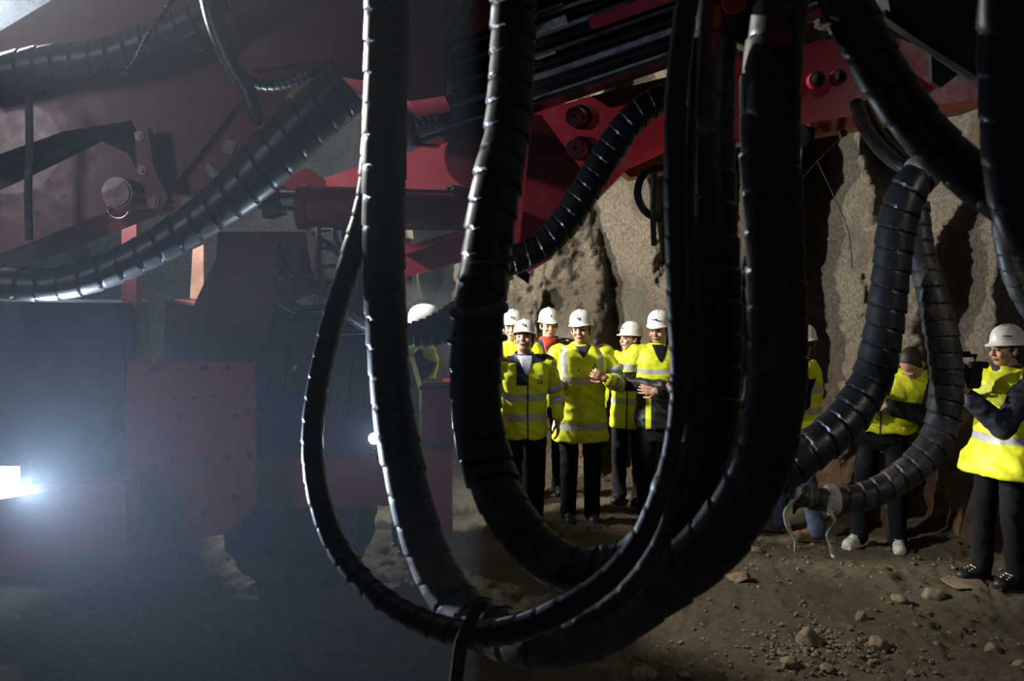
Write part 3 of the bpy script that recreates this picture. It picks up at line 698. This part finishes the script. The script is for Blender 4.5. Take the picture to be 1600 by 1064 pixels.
def remesh(bm, vox, smooth=2, wr=0, ws=9, seed=0):
    me = bpy.data.meshes.new('tmp'); bmesh.ops.recalc_face_normals(bm, faces=bm.faces); bm.to_mesh(me); bm.free()
    o = bpy.data.objects.new('tmp', me); C.objects.link(o)
    md = o.modifiers.new('r', 'REMESH'); md.mode = 'VOXEL'; md.voxel_size = vox; md.adaptivity = 0
    if smooth: sm = o.modifiers.new('s', 'SMOOTH'); sm.factor = .6; sm.iterations = smooth
    dg = bpy.context.evaluated_depsgraph_get(); me2 = bpy.data.meshes.new_from_object(o.evaluated_get(dg))
    bpy.data.objects.remove(o); bpy.data.meshes.remove(me); me2.materials.clear()
    if wr:
        ns = [v.normal.copy() for v in me2.vertices]
        for v, n_ in zip(me2.vertices, ns):
            q = Vector((v.co.x * ws + seed, v.co.y * ws, v.co.z * ws * 1.6 + v.co.x * ws * .8))
            v.co += n_ * wr * (1 - 2.4 * abs(noise.noise(q)) + .5 * noise.noise(q * 2.3))
    for p in me2.polygons: p.use_smooth = True
    return me2

def loft(bm, rings, seg=36, ex=2.5):
    """rings: (z, cx, cy, rx, ry)"""
    R = []
    for z, cx, cy, rx, ry in rings:
        row = []
        for j in range(seg):
            a_ = 2 * PI * j / seg; c_, s_ = math.cos(a_), math.sin(a_)
            row.append(bm.verts.new((cx + rx * math.copysign(abs(c_) ** (2 / ex), c_), cy + ry * math.copysign(abs(s_) ** (2 / ex), s_), z)))
        R.append(row)
    for a_, b_ in zip(R, R[1:]):
        for j in range(seg): bm.faces.new([a_[j], a_[(j + 1) % seg], b_[(j + 1) % seg], b_[j]])
    bm.faces.new(R[0][::-1]); bm.faces.new(R[-1])

def hand(bm, w, d, n, side, curl=.5, spread=.05):
    w = Vector(w); d = Vector(d).normalized(); n = Vector(n); n = (n - d * n.dot(d)).normalized(); l = d.cross(n) * side
    add_caps(bm, w - d * .02, w + d * .02, .026, .026)
    for q in (.028, .010, -.010, -.027): add_caps(bm, w + d * .01 + l * q * .7, w + d * .082 + l * q, .0135, .0115)
    for q, ln, sp in ((.031, .068, 1), (.0105, .077, .3), (-.0105, .072, -.4), (-.030, .057, -1)):
        p = w + d * .084 + l * q; ang = curl * .5; r = .0095
        dd0 = (d + l * sp * spread * 2).normalized()
        for s_ in (.45, .31, .24):
            dd = dd0 * math.cos(ang) + n * math.sin(ang); p2 = p + dd * ln * s_; add_caps(bm, p, p2, r, r * .9, 10); p = p2; r *= .9; ang += curl
    p = w + d * .022 + l * .026; q = p + (d * .55 + l * .75 + n * .3).normalized() * .042; add_caps(bm, p, q, .0135, .0115, 10)
    q2 = q + (d * .85 + l * .3 + n * .4).normalized() * .032; add_caps(bm, q, q2, .0115, .010, 10)
    add_caps(bm, q2, q2 + (d * .85 + n * .5).normalized() * .024, .010, .0085, 10)

def person(px, Y, H, rz, label, o, feet_py=None):
    base = at(px, 700, Y); gx, gy = base.x, base.y
    t = thing('person', label, 'person', (gx, gy, gh(gx, gy) - .005), rz)
    s = H / 1.75
    J = dict(hip=Vector((0, 0, .93)), chest=Vector((0, 0, 1.25)), neck=Vector((0, .01, 1.47)), head=Vector((0, -.015, 1.615)))
    lean = o.get('lean', (0, 0))     # shift of the shoulders (x, y)
    for q, f in (('chest', .6), ('neck', 1.0), ('head', 1.15)): J[q] += Vector((lean[0] * f, lean[1] * f, -abs(lean[1]) * .25 * f))
    drop = o.get('head_off', (0, 0, 0)); J['head'] += Vector(drop)
    for q in J: J[q] *= s
    sh = {d: J['neck'] + Vector((d * .185, .0, -.055)) * s for d in (-1, 1)}
    A = o['arms']           # {side: (elbow, wrist, hand dir, palm normal, curl)}
    legs = o.get('legs', {-1: ((-.10, 0), 0), 1: ((.10, 0), 0)})  # foot (x,y), toe yaw
    # knees
    hips = {d: J['hip'] + Vector((d * .095, 0, 0)) * s for d in (-1, 1)}
    ank = {d: Vector((legs[d][0][0], legs[d][0][1], .09)) * s for d in (-1, 1)}
    knee = {d: (hips[d] + ank[d]) / 2 + Vector((0, -.03, .02)) * s for d in (-1, 1)}
    HM = Matrix.Translation(J['head']) @ Matrix.Rotation(o.get('yaw', 0), 4, 'Z') @ Matrix.Rotation(o.get('roll', 0), 4, 'Y') @ Matrix.Rotation(o.get('pitch', 0), 4, 'X') @ Matrix.Scale(s, 4)
    # ---- body
    bm = bmesh.new()
    add_ball(bm, (0, .012, .035), (.078, .096, .088), 24, HM); add_ball(bm, (0, -.022, -.02), (.064, .072, .088), 24, HM)
    add_ball(bm, (0, -.040, -.078), (.042, .042, .036), 16, HM); add_ball(bm, (0, -.086, .018), (.05, .014, .012), 12, HM)
    add_ball(bm, (0, -.096, -.012), (.011, .017, .028), 12, HM); add_ball(bm, (0, -.106, -.030), (.017, .016, .012), 12, HM)
    add_ball(bm, (0, -.088, -.060), (.025, .012, .010), 12, HM)
    for d in (-1, 1):
        add_ball(bm, (d * .038, -.074, -.030), (.022, .02, .022), 12, HM); add_ball(bm, (d * .078, .008, -.008), (.010, .020, .032), 12, HM)
    add_caps(bm, J['neck'] - Vector((0, 0, .04)), HM @ Vector((0, .02, -.05)), .058 * s, .056 * s)
    add_ball(bm, J['chest'] + Vector((0, 0, .02)), (.15 * s, .10 * s, .20 * s)); add_ball(bm, J['hip'], (.14 * s, .10 * s, .16 * s)); add_caps(bm, J['hip'], J['chest'], .11 * s, .12 * s)
    for d in (-1, 1):
        e, w, hd, pn, cu = A[d]; e = Vector(e) * s; w = Vector(w) * s
        add_caps(bm, J['chest'] + Vector((d * .06, 0, .14 * s)), sh[d], .06 * s, .05 * s)
        add_caps(bm, sh[d], e, .045 * s, .036 * s); add_caps(bm, e, w, .036 * s, .026 * s)
        hand(bm, w, hd, pn, o.get('hs', {}).get(d, d), cu)
        add_caps(bm, hips[d], knee[d], .075 * s, .05 * s); add_caps(bm, knee[d], ank[d], .05 * s, .035 * s)
        add_caps(bm, ank[d] - Vector((0, 0, .02)), ank[d] + Matrix.Rotation(legs[d][1], 3, 'Z') @ Vector((0, -.11, -.05)), .025, .02)
    link('body', remesh(bm, o.get('vox', .007), 2), o.get('skin', SKIN), t)
    def part(name, bm, m, par=t, **kw):
        me = bpy.data.meshes.new(name); bmesh.ops.recalc_face_normals(bm, faces=bm.faces); bm.to_mesh(me); bm.free()
        for p in me.polygons: p.use_smooth = True
        return link(name, me, m, par)
    # ---- face
    for d in (-1, 1):
        bm = bmesh.new(); add_ball(bm, (d * .030, -.086, .000), (.013, .008, .006), 12, HM); part('eye', bm, EYE)
        bm = bmesh.new(); add_ball(bm, (d * .032, -.093, .019), (.019, .006, .004), 12, HM); part('eyebrow', bm, HAIR)
    bm = bmesh.new(); add_ball(bm, (0, -.097, -.060), (.022, .007, .006), 12, HM); part('mouth', bm, LIP)
    bm = bmesh.new()
    hl_ = o.get('hair', 1)
    add_ball(bm, (0, .022, .038), (.082, .100, .090) if o.get('hat', True) is False else (.082, .092, .082), 20, HM); add_ball(bm, (0, .045, -.02 - .02 * (hl_ > 1)), (.072, .06, .06 + .03 * (hl_ > 1)), 16, HM)
    for d in (-1, 1): add_ball(bm, (d * .070, -.005, .025), (.014, .028, .045), 12, HM)
    part('hair', bm, o.get('haircol', HAIR))
    if o.get('glasses'):
        bm = bmesh.new()
        for d in (-1, 1):
            bmesh.ops.create_cone(bm, cap_ends=False, segments=18, radius1=.020, radius2=.020, depth=.004, matrix=HM @ Matrix.Translation((d * .031, -.102, -.002)) @ Matrix.Rotation(PI / 2, 4, 'X'))
            add_cyl(bm, HM @ Vector((d * .05, -.1, .002)), HM @ Vector((d * .08, 0, 0)), .002, seg=6)
        add_cyl(bm, HM @ Vector((-.012, -.104, 0)), HM @ Vector((.012, -.104, 0)), .002, seg=6)
        part('glasses', bm, GLASS)
    # ---- hard hat
    if o.get('hat', True):
        bm = bmesh.new(); seg = 40
        prof = [(1.28, .0, 1), (1.10, .004, 0.55), (1.0, .012, 0), (.99, .045, 0), (.95, .075, 0), (.84, .105, 0), (.66, .128, 0), (.42, .142, 0), (.18, .148, 0), (.02, .150, 0)]
        R = []
        for q, z, bri in prof:
            row = []
            for j in range(seg):
                a_ = 2 * PI * j / seg; fr = max(0, -math.sin(a_)) ** 3
                rx = .104 * q; ry = .126 * q
                if bri: rx = .104 * (1 + (q - 1) * .38); ry = .126 * (1 + (q - 1) * (.30 + 1.1 * fr))
                zz = z - (.012 * fr * bri)
                ridge = .006 if (z > .05 and min(abs(math.cos(a_)), 1) < .16) else 0
                row.append(bm.verts.new(HM @ Vector((.93 * rx * math.cos(a_), .008 + .93 * ry * math.sin(a_), .040 + .88 * (zz + ridge)))))
            R.append(row)
        for a_, b_ in zip(R, R[1:]):
            for j in range(seg): bm.faces.new([a_[j], a_[(j + 1) % seg], b_[(j + 1) % seg], b_[j]])
        bm.faces.new(R[-1])
        hat = part('hard_hat', bm, WHITE); sd = hat.modifiers.new('t', 'SOLIDIFY'); sd.thickness = .004; sd.offset = -1
        if o.get('logo'):
            bm = bmesh.new(); pts = {'tri': [(-.010, -.012), (.012, -.012), (.003, .014)], 'bar': [(-.03, -.004), (.03, -.004), (.03, .006), (-.03, .006)]}[o['logo']]
            la = o.get('logo_ang', 0)
            vs = []
            for sg in (0, .003):
                for x, z in pts:
                    p = Vector((x, -.117 - .004 + (z + .012) * .25 - sg, .040 + .060 + z)); p = Matrix.Rotation(la, 4, 'Z') @ p
                    vs.append(bm.verts.new(HM @ p))
            n_ = len(pts); bm.faces.new(vs[:n_]); bm.faces.new(vs[n_:])
            for i in range(n_): bm.faces.new([vs[i], vs[(i + 1) % n_], vs[n_ + (i + 1) % n_], vs[n_ + i]])
            part('emblem', bm, INK, hat)
    # ---- trousers and shoes
    bm = bmesh.new(); add_ball(bm, J['hip'], (.165 * s, .125 * s, .14 * s), 20)
    for d in (-1, 1):
        add_caps(bm, hips[d], knee[d], .098 * s, .076 * s); add_caps(bm, knee[d], ank[d] + Vector((0, 0, .0)), .076 * s, .062 * s); add_caps(bm, ank[d] + Vector((0, 0, .05)), ank[d] + Vector((0, -.01, -.01)), .066, .070)
    link('trousers', remesh(bm, .014, 3, .006, 8, px), o.get('trousers', BLACKC), t)
    for d in (-1, 1):
        bm = bmesh.new(); yaw = legs[d][1]; MM = Matrix.Translation((ank[d].x, ank[d].y, 0)) @ Matrix.Rotation(yaw, 4, 'Z')
        add_ball(bm, (0, .01, .07), (.045, .055, .07), 14, MM); add_ball(bm, (0, -.06, .055), (.046, .085, .05), 14, MM); add_ball(bm, (0, -.135, .045), (.050, .065, .042), 14, MM)
        add_box(bm, (0, -.06, .018), (.085, .25, .034), MM)
        me = remesh(bm, .008, 3)
        for v in me.vertices: v.co.z = max(v.co.z, .002)
        sho = link('shoe', me, o.get('shoe', SHOEK), t)
        if o.get('lace'):
            bm = bmesh.new()
            for q in range(4): add_caps(bm, MM @ Vector((-.03, -.05 - .022 * q, .112 - .010 * q)), MM @ Vector((.03, -.055 - .022 * q, .110 - .010 * q)), .004, .004, 8)
            part('laces', bm, o['lace'], sho)
    # ---- torso garment
    hem = o.get('hem', .84); bulk = o.get('bulk', 1.0); g = o.get('flare', 1.0)
    def ring(z, rx, ry, dx=0):
        f = min(1, max(0, (z - .93) / .54)); return (z * s - abs(lean[1]) * .25 * f * s, lean[0] * f * s + dx, (lean[1] * f + .005) * s, rx * s * bulk, ry * s * bulk)
    bm = bmesh.new()
    loft(bm, [ring(hem, .195 * g, .150 * g), ring(hem + .06, .192 * g, .150 * g), ring(1.0, .180, .140), ring(1.12, .182, .140), ring(1.25, .198, .148), ring(1.34, .202, .145), ring(1.40, .192, .130), ring(1.445, .150, .108), ring(1.475, .098, .092), ring(1.50, .078, .082)])
    vest = o.get('vest')
    for d in (-1, 1):
        e = Vector(A[d][0]) * s; st = sh[d]
        q = .25 if vest else .45
        add_caps(bm, st + Vector((-d * .06 * s, 0, -.01)), st + Vector((d * .012 * s, 0, -.0)) , .085 * s, .074 * s)
    me = remesh(bm, .011, 3, o.get('wr', .011), 6.5, px * .37)
    jk = link('vest' if vest else 'jacket', me, o.get('jmat', YEL), t)
    bvh = BVHTree.FromPolygons([v.co.copy() for v in me.vertices], [list(p.vertices) for p in me.polygons])
    # sleeves
    for d in (-1, 1):
        e, w = Vector(A[d][0]) * s, Vector(A[d][1]) * s
        bm = bmesh.new(); sr = o.get('slr', 1.0)
        add_caps(bm, sh[d] - Vector((0, 0, .004)), e, (.070 if vest else .078) * s * sr, .058 * s * sr); add_caps(bm, e, w - (w - e).normalized() * .035, .060 * s * sr, .046 * s * sr)
        me = remesh(bm, .010, 3, .009, 9, px * .7 + d); sl = link('sleeve', me, o.get('sleeve', YEL), t)
        if o.get('sbands'):
            for f in o['sbands']:
                a0, a1, r0 = (sh[d], e, .072) if f < 1 else (e, w, .056); ff = f % 1
                bm = bmesh.new(); p = a0.lerp(a1, ff); dd = (a1 - a0).normalized()
                add_hose(bm, [(p - dd * .028, r0 * s * sr * 1.06 + .008), (p + dd * .028, r0 * s * sr * 1.02 + .008)], 0, seg=24, step=.02); part('reflective_band', bm, STRIPE, sl)
    # collar
    ck = o.get('collar', YEL); bm = bmesh.new(); ct = J['neck'] + Vector((0, -.005, 0))
    n_ = 30; R = []
    for z, r in ((-.05, .105), (-.01, .088), (.035, .080), (.036, .072), (-.02, .075)):
        row = []
        for j in range(n_):
            a_ = -PI / 2 + .42 + (2 * PI - .84) * j / (n_ - 1); row.append(bm.verts.new(ct + Vector((r * math.cos(a_), r * .95 * math.sin(a_), z + .015 * math.sin(a_))) * s))
        R.append(row)
    for a_, b_ in zip(R, R[1:]):
        for j in range(n_ - 1): bm.faces.new([a_[j], a_[j + 1], b_[j + 1], b_[j]])
    cl = part('collar', bm, ck); m_ = cl.modifiers.new('t', 'SOLIDIFY'); m_.thickness = .006
    if o.get('scarf'):
        bm = bmesh.new()
        for i in range(3): add_hose(bm, [(ct + Vector((.078 * math.cos(a_), .078 * math.sin(a_) - .005, .0 + .022 * i - .02 + .008 * math.sin(3 * a_ + i))) * s, .02) for a_ in [q * .4 for q in range(17)]], 0, seg=12, step=.02)
        part('scarf', remesh_bm(bm, .008), o['scarf'])
    if o.get('shirt'):
        bm = bmesh.new(); z0, z1 = o.get('shirtz', (1.30, 1.49))
        rr2 = []
        for i in range(7):
            z = z0 + (z1 - z0) * i / 6; wd = .006 + .062 * (i / 6) ** .8
            row = []
            for j in range(7):
                x = -wd + 2 * wd * j / 6; hit = bvh.ray_cast(Vector(((x + lean[0]) * s, -.6, z * s)), Vector((0, 1, 0)))
                y = (hit[0].y - .006) if hit[0] is not None else -.07
                row.append(bm.verts.new(((x + lean[0]) * s, min(y, -.05) , z * s)))
            rr2.append(row)
        for a_, b_ in zip(rr2, rr2[1:]):
            for j in range(6): bm.faces.new([a_[j], a_[j + 1], b_[j + 1], b_[j]])
        q = part('shirt', bm, o['shirt']); m_ = q.modifiers.new('t', 'SOLIDIFY'); m_.thickness = .004
    # printed marks, laid onto the cloth
    for polys, nm, mm in o.get('decals', ()):
        bm = bmesh.new()
        for poly in polys:
            vs = []
            for x, z in poly:
                hit = bvh.ray_cast(Vector((x * s, -.6, z * s)), Vector((0, 1, 0)))
                y = hit[0].y - .004 if hit[0] is not None else -.14
                vs.append(bm.verts.new((x * s, y, z * s)))
            f = bm.faces.new(vs)
        ex_ = bmesh.ops.extrude_face_region(bm, geom=bm.faces[:]); bmesh.ops.translate(bm, vec=(0, -.002, 0), verts=[v for v in ex_['geom'] if isinstance(v, bmesh.types.BMVert)])
        part(nm, bm, mm, jk)
    if o.get('under'):
        bm = bmesh.new(); loft(bm, [(o['under'][0] * s, 0, .005, .172 * s, .128 * s), (o['under'][1] * s, 0, .005, .17 * s, .13 * s)]); link('under_jacket', remesh(bm, .014, 2, .008, 7, px), o['under'][2], t)
    return t

def remesh_bm(bm, vox):
    me = remesh(bm, vox, 2); b2 = bmesh.new(); b2.from_mesh(me); return b2

def box2(x0, x1, z0, z1): return [(x0, z0), (x1, z0), (x1, z1), (x0, z1)]
HANG = {-1: ((-.27, .03, 1.16), (-.28, -.04, .92), (0, -.1, -1), (1, 0, 0), .35), 1: ((.27, .03, 1.16), (.28, -.04, .92), (0, -.1, -1), (-1, 0, 0), .35)}

# main man: long yellow coat, left hand raised
person(907, 8.15, 1.80, .05, 'man in long bright yellow coat and white hard hat with raised hand', dict(
    vox=.005, yaw=-.35, pitch=-.06, roll=-.06, skin=SKIN2, hem=.70, flare=1.12, bulk=1.08, slr=1.08, logo='tri', logo_ang=0,
    arms={1: ((.33, -.03, 1.16), (.17, -.27, 1.24), (-.75, -.25, .35), (-.2, .9, .2), .7), -1: ((-.30, .0, 1.16), (-.17, -.20, 1.13), (-.1, -.8, .5), (.9, 0, 0), .8)},
    jmat=hivis('yellow coat with grey tape', ((1.245, .032), (.855, .032)), None, vert=((.155, .025, 1.27), (-.155, .025, 1.27)), zipz=(0, 2)),
    sbands=(.55, 1.5), shirt=simple('dark shirt', (.03, .03, .04), .7), shirtz=(1.40, 1.50),
    decals=[([[(.085, 1.325), (.105, 1.325), (.095, 1.355)], box2(.07, .12, 1.312, 1.318)], 'chest_emblem', INK), ([box2(-.045, -.033, 1.29, 1.302)], 'snap_button', INK), ([box2(-.045, -.033, 1.13, 1.142)], 'snap_button', INK),
            ([box2(-.045, -.033, .97, .982)], 'snap_button', INK), ([box2(-.045, -.033, .80, .812)], 'snap_button', INK), ([box2(.08, .12, 1.197, 1.207)], 'tape_print', INK)]))
# man in vest-jacket left of him
person(819, 7.75, 1.71, .15, 'man in yellow jacket with navy yoke and centre zip, looking up under white hard hat', dict(
    yaw=-.35, pitch=-.35, skin=SKIN2, hem=.80, logo='tri', arms={-1: ((-.28, .03, 1.16), (-.27, -.08, .93), (0, -.2, -1), (1, 0, 0), .4), 1: ((.28, .02, 1.16), (.26, -.12, .95), (0, -.3, -1), (-1, 0, 0), .4)},
    jmat=hivis('yellow jacket with navy yoke', ((1.12, .03), (.96, .03)), .005, (.7, 1.5), (1.385, -.085, .0, 1.22)), sbands=(.8, 1.35), collar=NAVY, shirt=SHIRT, shirtz=(1.33, 1.49), glasses=False,
    decals=[([box2(.09, .096, 1.27, 1.33), box2(.125, .131, 1.27, 1.33), box2(.102, .107, 1.285, 1.34), box2(.113, .118, 1.285, 1.34), box2(.09, .131, 1.262, 1.268)], 'chest_emblem', INK)]))
person(801, 8.5, 1.76, .1, 'person mostly hidden behind the man with navy yoke, white hard hat showing', dict(arms=HANG, yaw=-.2, pitch=-.1, logo='tri', hem=.8))
person(857, 9.0, 1.74, .05, 'person wearing glasses and red scarf in open yellow jacket, behind the two front men', dict(
    arms=HANG, yaw=.1, glasses=True, scarf=REDC, hem=1.12, under=(.80, 1.16, BLACKC), jmat=hivis('yellow waistcoat', ((1.15, .03),), navy=(1.30, -.05, .05, 1.0)), collar=REDC, sleeve=YEL, logo='tri', shirt=REDC, shirtz=(1.24, 1.5)))
person(984, 8.65, 1.63, -.35, 'shorter person in yellow jacket and white hard hat, facing left', dict(
    arms=HANG, yaw=-.75, pitch=-.1, hem=.76, hair=2, jmat=hivis('yellow jacket with low grey tape', ((.95, .03), (1.2, .03)), .0, (.7, 1.5)), sbands=(.6,), collar=YEL, logo='bar'))
person(1027, 8.15, 1.78, .0, 'man with dark folded arms, yellow shouldered jacket and white hard hat', dict(
    vox=.005, yaw=-.5, pitch=.05, hem=.80, skin=SKIN, arms={-1: ((-.30, -.02, 1.17), (.04, -.22, 1.17), (1, -.1, .05), (0, 1, 0), .3), 1: ((.30, -.02, 1.15), (-.05, -.25, 1.13), (-1, .1, .15), (0, 1, 0), .3)},
    jmat=hivis('yellow shoulders over black', ((1.30, .02),), low=(1.22, -.10)), sleeve=hivis('yellow upper sleeve', ((1.33, .025),), low=(1.29,)), collar=NAVY, shirt=BLACKC, shirtz=(1.36, 1.5), under=(.68, 1.13, BLACKC), logo='bar', wr=.012))
# man behind the machine at left
person(628, 7.25, 1.90, 1.9, 'person in yellow waistcoat over dark sleeves standing behind the red jack post', dict(
    arms=HANG, vest=True, lean=(.0, -.14), sleeve=BLACKC, collar=YEL, hem=.85, slr=1.15, jmat=hivis('yellow waistcoat with tape', ((1.1, .03),)), shoe=SHOEK))
person(1252, 7.6, 1.68, -1.75, 'person in yellow vest, blue jeans and tan boots behind the tall near hose', dict(
    arms={-1: ((-.25, -.02, 1.16), (-.2, -.2, 1.0), (0, -1, 0), (1, 0, 0), .4), 1: ((.25, -.03, 1.16), (.2, -.22, 1.05), (0, -1, .2), (-1, 0, 0), .4)},
    vest=True, sleeve=BLACKC, trousers=JEANS, shoe=BOOTB, hair=2, collar=BLACKC, scarf=BLACKC, hem=.95, pitch=.12, legs={-1: ((-.14, -.16), -.1), 1: ((.12, .13), .1)},
    jmat=hivis('yellow vest two tapes', ((1.22, .03), (1.05, .03)))))
person(1378, 7.3, 1.70, -.45, 'bare headed person bending over, in open yellow vest, black jacket and white trainers', dict(
    arms={-1: ((-.12, -.24, 1.14), (-.06, -.36, 1.27), (.1, -.3, .9), (0, 1, 0), .8), 1: ((.42, -.20, 1.10), (.06, -.36, 1.20), (-.9, -.1, .3), (0, 1, 0), .8)},
    hat=False, vest=True, sleeve=BLACKC, slr=1.35, lean=(.19, -.12), head_off=(.0, -.11, -.06), pitch=1.15, yaw=-.5, shoe=SHOEW, lace=GREYH, hem=.96, flare=1.15, under=(.86, 1.08, BLACKC), collar=BLACKC,
    legs={-1: ((-.15, .0), -.45), 1: ((.14, .02), .15)}, jmat=hivis('yellow vest slanted tape', ((1.10, .026),), 0.0, (.8, 1.2))))
cam_man = person(1568, 6.4, 1.74, -1.28, 'cameraman in navy jacket and long yellow vest filming at the right edge', dict(
    vox=.005, arms={1: ((.22, -.22, 1.13), (.13, -.44, 1.34), (-.2, -.2, .95), (-.7, -.6, 0), .7), -1: ((-.26, -.22, 1.16), (-.10, -.48, 1.40), (.5, -.5, .6), (.5, .3, -.3), .6)}, hs={1: 1, -1: -1},
    vest=True, sleeve=NAVY, slr=1.2, hem=.78, flare=1.42, bulk=1.1, collar=GREYH, scarf=NAVY, yaw=-.05, pitch=.0, shoe=SHOEK, lace=SHOEW, logo='bar', logo_ang=.9,
    legs={-1: ((-.10, -.04), -.1), 1: ((.10, .06), .1)}, jmat=hivis('long yellow vest two tapes', ((1.18, .028), (1.02, .028)))))

# video camera held up by the cameraman
vc = thing('video_camera', 'black video camera held up in front of the cameraman face', 'video camera', at(1503, 583, 6.28), -1.28)
def cpart(name, bm, m, par=None, bevel=.004):
    bmesh.ops.bevel(bm, geom=[e for e in bm.edges if e.calc_face_angle(0) > .6], offset=bevel, segments=2, affect='EDGES', clamp_overlap=True)
    me = bpy.data.meshes.new(name); bm.to_mesh(me); bm.free(); return link(name, me, m, par or vc)
CAMB = simple('black camera plastic', (.012, .012, .013), .35)
bm = bmesh.new(); add_box(bm, (0, 0, 0), (.10, .26, .12)); add_box(bm, (0, .06, -.03), (.11, .12, .14)); cpart('camera_body', bm, CAMB, None, .012)
bm = bmesh.new(); add_cyl(bm, (0, -.12, .0), (0, -.15, 0), .045, .05, 28); add_cyl(bm, (0, -.15, 0), (0, -.185, 0), .055, .058, 28); cpart('lens', bm, CAMB)
bm = bmesh.new(); add_box(bm, (0, 0, .115), (.03, .22, .02)); add_box(bm, (0, -.09, .085), (.03, .02, .07)); add_box(bm, (0, .09, .085), (.03, .02, .07)); hd = cpart('top_handle', bm, CAMB)
bm = bmesh.new(); add_cyl(bm, (.04, -.20, .135), (.04, .02, .135), .014, .014, 16); cpart('microphone', bm, STEEL, hd)
bm = bmesh.new(); add_box(bm, (.06, .05, .06), (.04, .10, .045)); add_cyl(bm, (.06, .1, .06), (.06, .14, .055), .022, .026, 18); cpart('viewfinder', bm, CAMB)
bm = bmesh.new(); add_box(bm, (-.09, .0, .05), (.02, .1, .07)); cpart('flip_screen', bm, CAMB)
ribbon('bag_strap', 'black strap end hanging behind the bending person', [(1441, 690), (1443, 725), (1441, 758)], 7.15, 12, BLACKC, 'strap', .2)

# ------------------------------------------------------------------ lights, haze, camera
def lamp(name, ty, loc, energy, col, target=None, size=.1, spot=None, blend=.3):
    l = bpy.data.lights.new(name, ty); l.energy = energy; l.color = col
    if ty in ('POINT', 'SPOT'): l.shadow_soft_size = size
    if ty == 'SPOT': l.spot_size = spot; l.spot_blend = blend
    if ty == 'AREA': l.size = size
    o = bpy.data.objects.new(name, l); C.objects.link(o); o.location = loc
    if target is not None: o.rotation_euler = (Vector(target) - Vector(loc)).to_track_quat('-Z', 'Y').to_euler()
    return o
def flood(loc, target, label):
    """work lamp housing behind the light"""
    t = thing('work_lamp', label, 'work lamp', loc)
    q = (Vector(target) - Vector(loc)).to_track_quat('-Z', 'Y').to_matrix().to_4x4(); M_ = Matrix.Translation(Vector(loc)) @ q
    bm = bmesh.new(); add_box(bm, (0, 0, .12), (.34, .24, .1), M_); obj('lamp_housing', bm, STEEL, t, smooth=False, bevel=.01)
    bm = bmesh.new(); add_box(bm, (0, 0, .065), (.30, .20, .01), M_); obj('lamp_glass', bm, LAMP, t, smooth=False)
COOL = (.68, .82, 1.0); WARM = (1.0, .93, .82)
LA = at(-90, -20, 6.0); LB_ = Vector((-4.2, 8.9, 2.9))
flood(LA, (1.4, 5.7, 1.7), 'bright work lamp just outside the upper left corner')
lamp('work_light', 'SPOT', LA, 2100, WARM, LA + Vector((5, -.1, -2.1)), .10, 1.75, .3)
lamp('work_light_glow', 'POINT', LA + Vector((.15, -.1, 0)), 340, COOL, None, .08)
flood(LB_, (1.5, 9.3, 2.4), 'work lamp at the back left lighting the rock wall')
lamp('back_light', 'SPOT', LB_, 2700, WARM, (1.5, 9.0, 2.6), .12, 1.1, .5)
lamp('head_light', 'SPOT', at(40, 766, 5.2), 800, COOL, (.3, 2.6, 2.2), .06, 1.7, .5)
lamp('fill_light', 'SPOT', (4.0, 1.0, 4.6), 130, (1, .93, .84), (2.7, 6.4, .2), .3, .98, .5)  # assumed fill spot out of view, added to lift the right ground
lamp('fill_light', 'SPOT', (-4.4, .3, 3.4), 150, (1, .9, .94), (-2.6, 6, 2.2), .5, .9, .6)  # assumed fill spot out of view, added so the machine's reds show
LS = at(598, 440, 6.1)
bm = bmesh.new(); M_ = Matrix.Translation(LS) @ (Vector((2.6, 6.0, 0)) - LS).to_track_quat('-Z', 'Y').to_matrix().to_4x4(); add_box(bm, (0, 0, .09), (.14, .10, .08), M_)
ql = obj('added_lamp_box', bm, STEEL, car, smooth=False, bevel=.01)  # invented housing hidden behind the hose, for the added spot
lamp('rear_light', 'SPOT', (-3.4, 9.2, 1.5), 380, WARM, (-1.5, 7.1, 0), .05, .52, .6)
lamp('side_fill', 'SPOT', LS, 420, WARM, (2.5, 6.0, .1), .05, .98, .6)  # added spot, no lamp seen there, to light the right ground
lamp('marker_light', 'SPOT', at(586, 686, 5.84), 55, COOL, (-.3, 2.6, 2.2), .03, 2.2, .4)

w = bpy.data.worlds.new('world'); S.world = w; w.use_nodes = True
w.node_tree.nodes['Background'].inputs[0].default_value = (.45, .55, .8, 1); w.node_tree.nodes['Background'].inputs[1].default_value = .04

bm = bmesh.new(); add_box(bm, (-3.47, 5.4, 2.4), (6.64, 5.2, 5.6))
k = N('dusty air'); k.n.remove(k.b); vs = k.node('ShaderNodeVolumePrincipled'); vs.inputs['Density'].default_value = .0105; vs.inputs['Anisotropy'].default_value = .3
vs.inputs['Color'].default_value = (.72, .84, 1, 1)
k.l.new(vs.outputs[0], k.n['Material Output'].inputs['Volume'])
tag(obj('dust_haze', bm, k.m, smooth=False), 'thin bluish dust haze in the air round the lamps at left', 'haze', kind='stuff')

cam = bpy.data.cameras.new('camera'); co = bpy.data.objects.new('camera', cam); C.objects.link(co)
co.location = (0, 0, CZ); co.rotation_euler = (PI / 2 - PITCH, 0, 0)
cam.sensor_width = 36; cam.lens = 36 * F / 1600; cam.clip_start = .05
cam.dof.use_dof = True; cam.dof.focus_distance = 7.0; cam.dof.aperture_fstop = 3.2
S.camera = co
S.view_settings.view_transform = 'Standard'; S.view_settings.look = 'None'; S.view_settings.gamma = 1; S.view_settings.use_curve_mapping = False
S.view_settings.exposure = 0
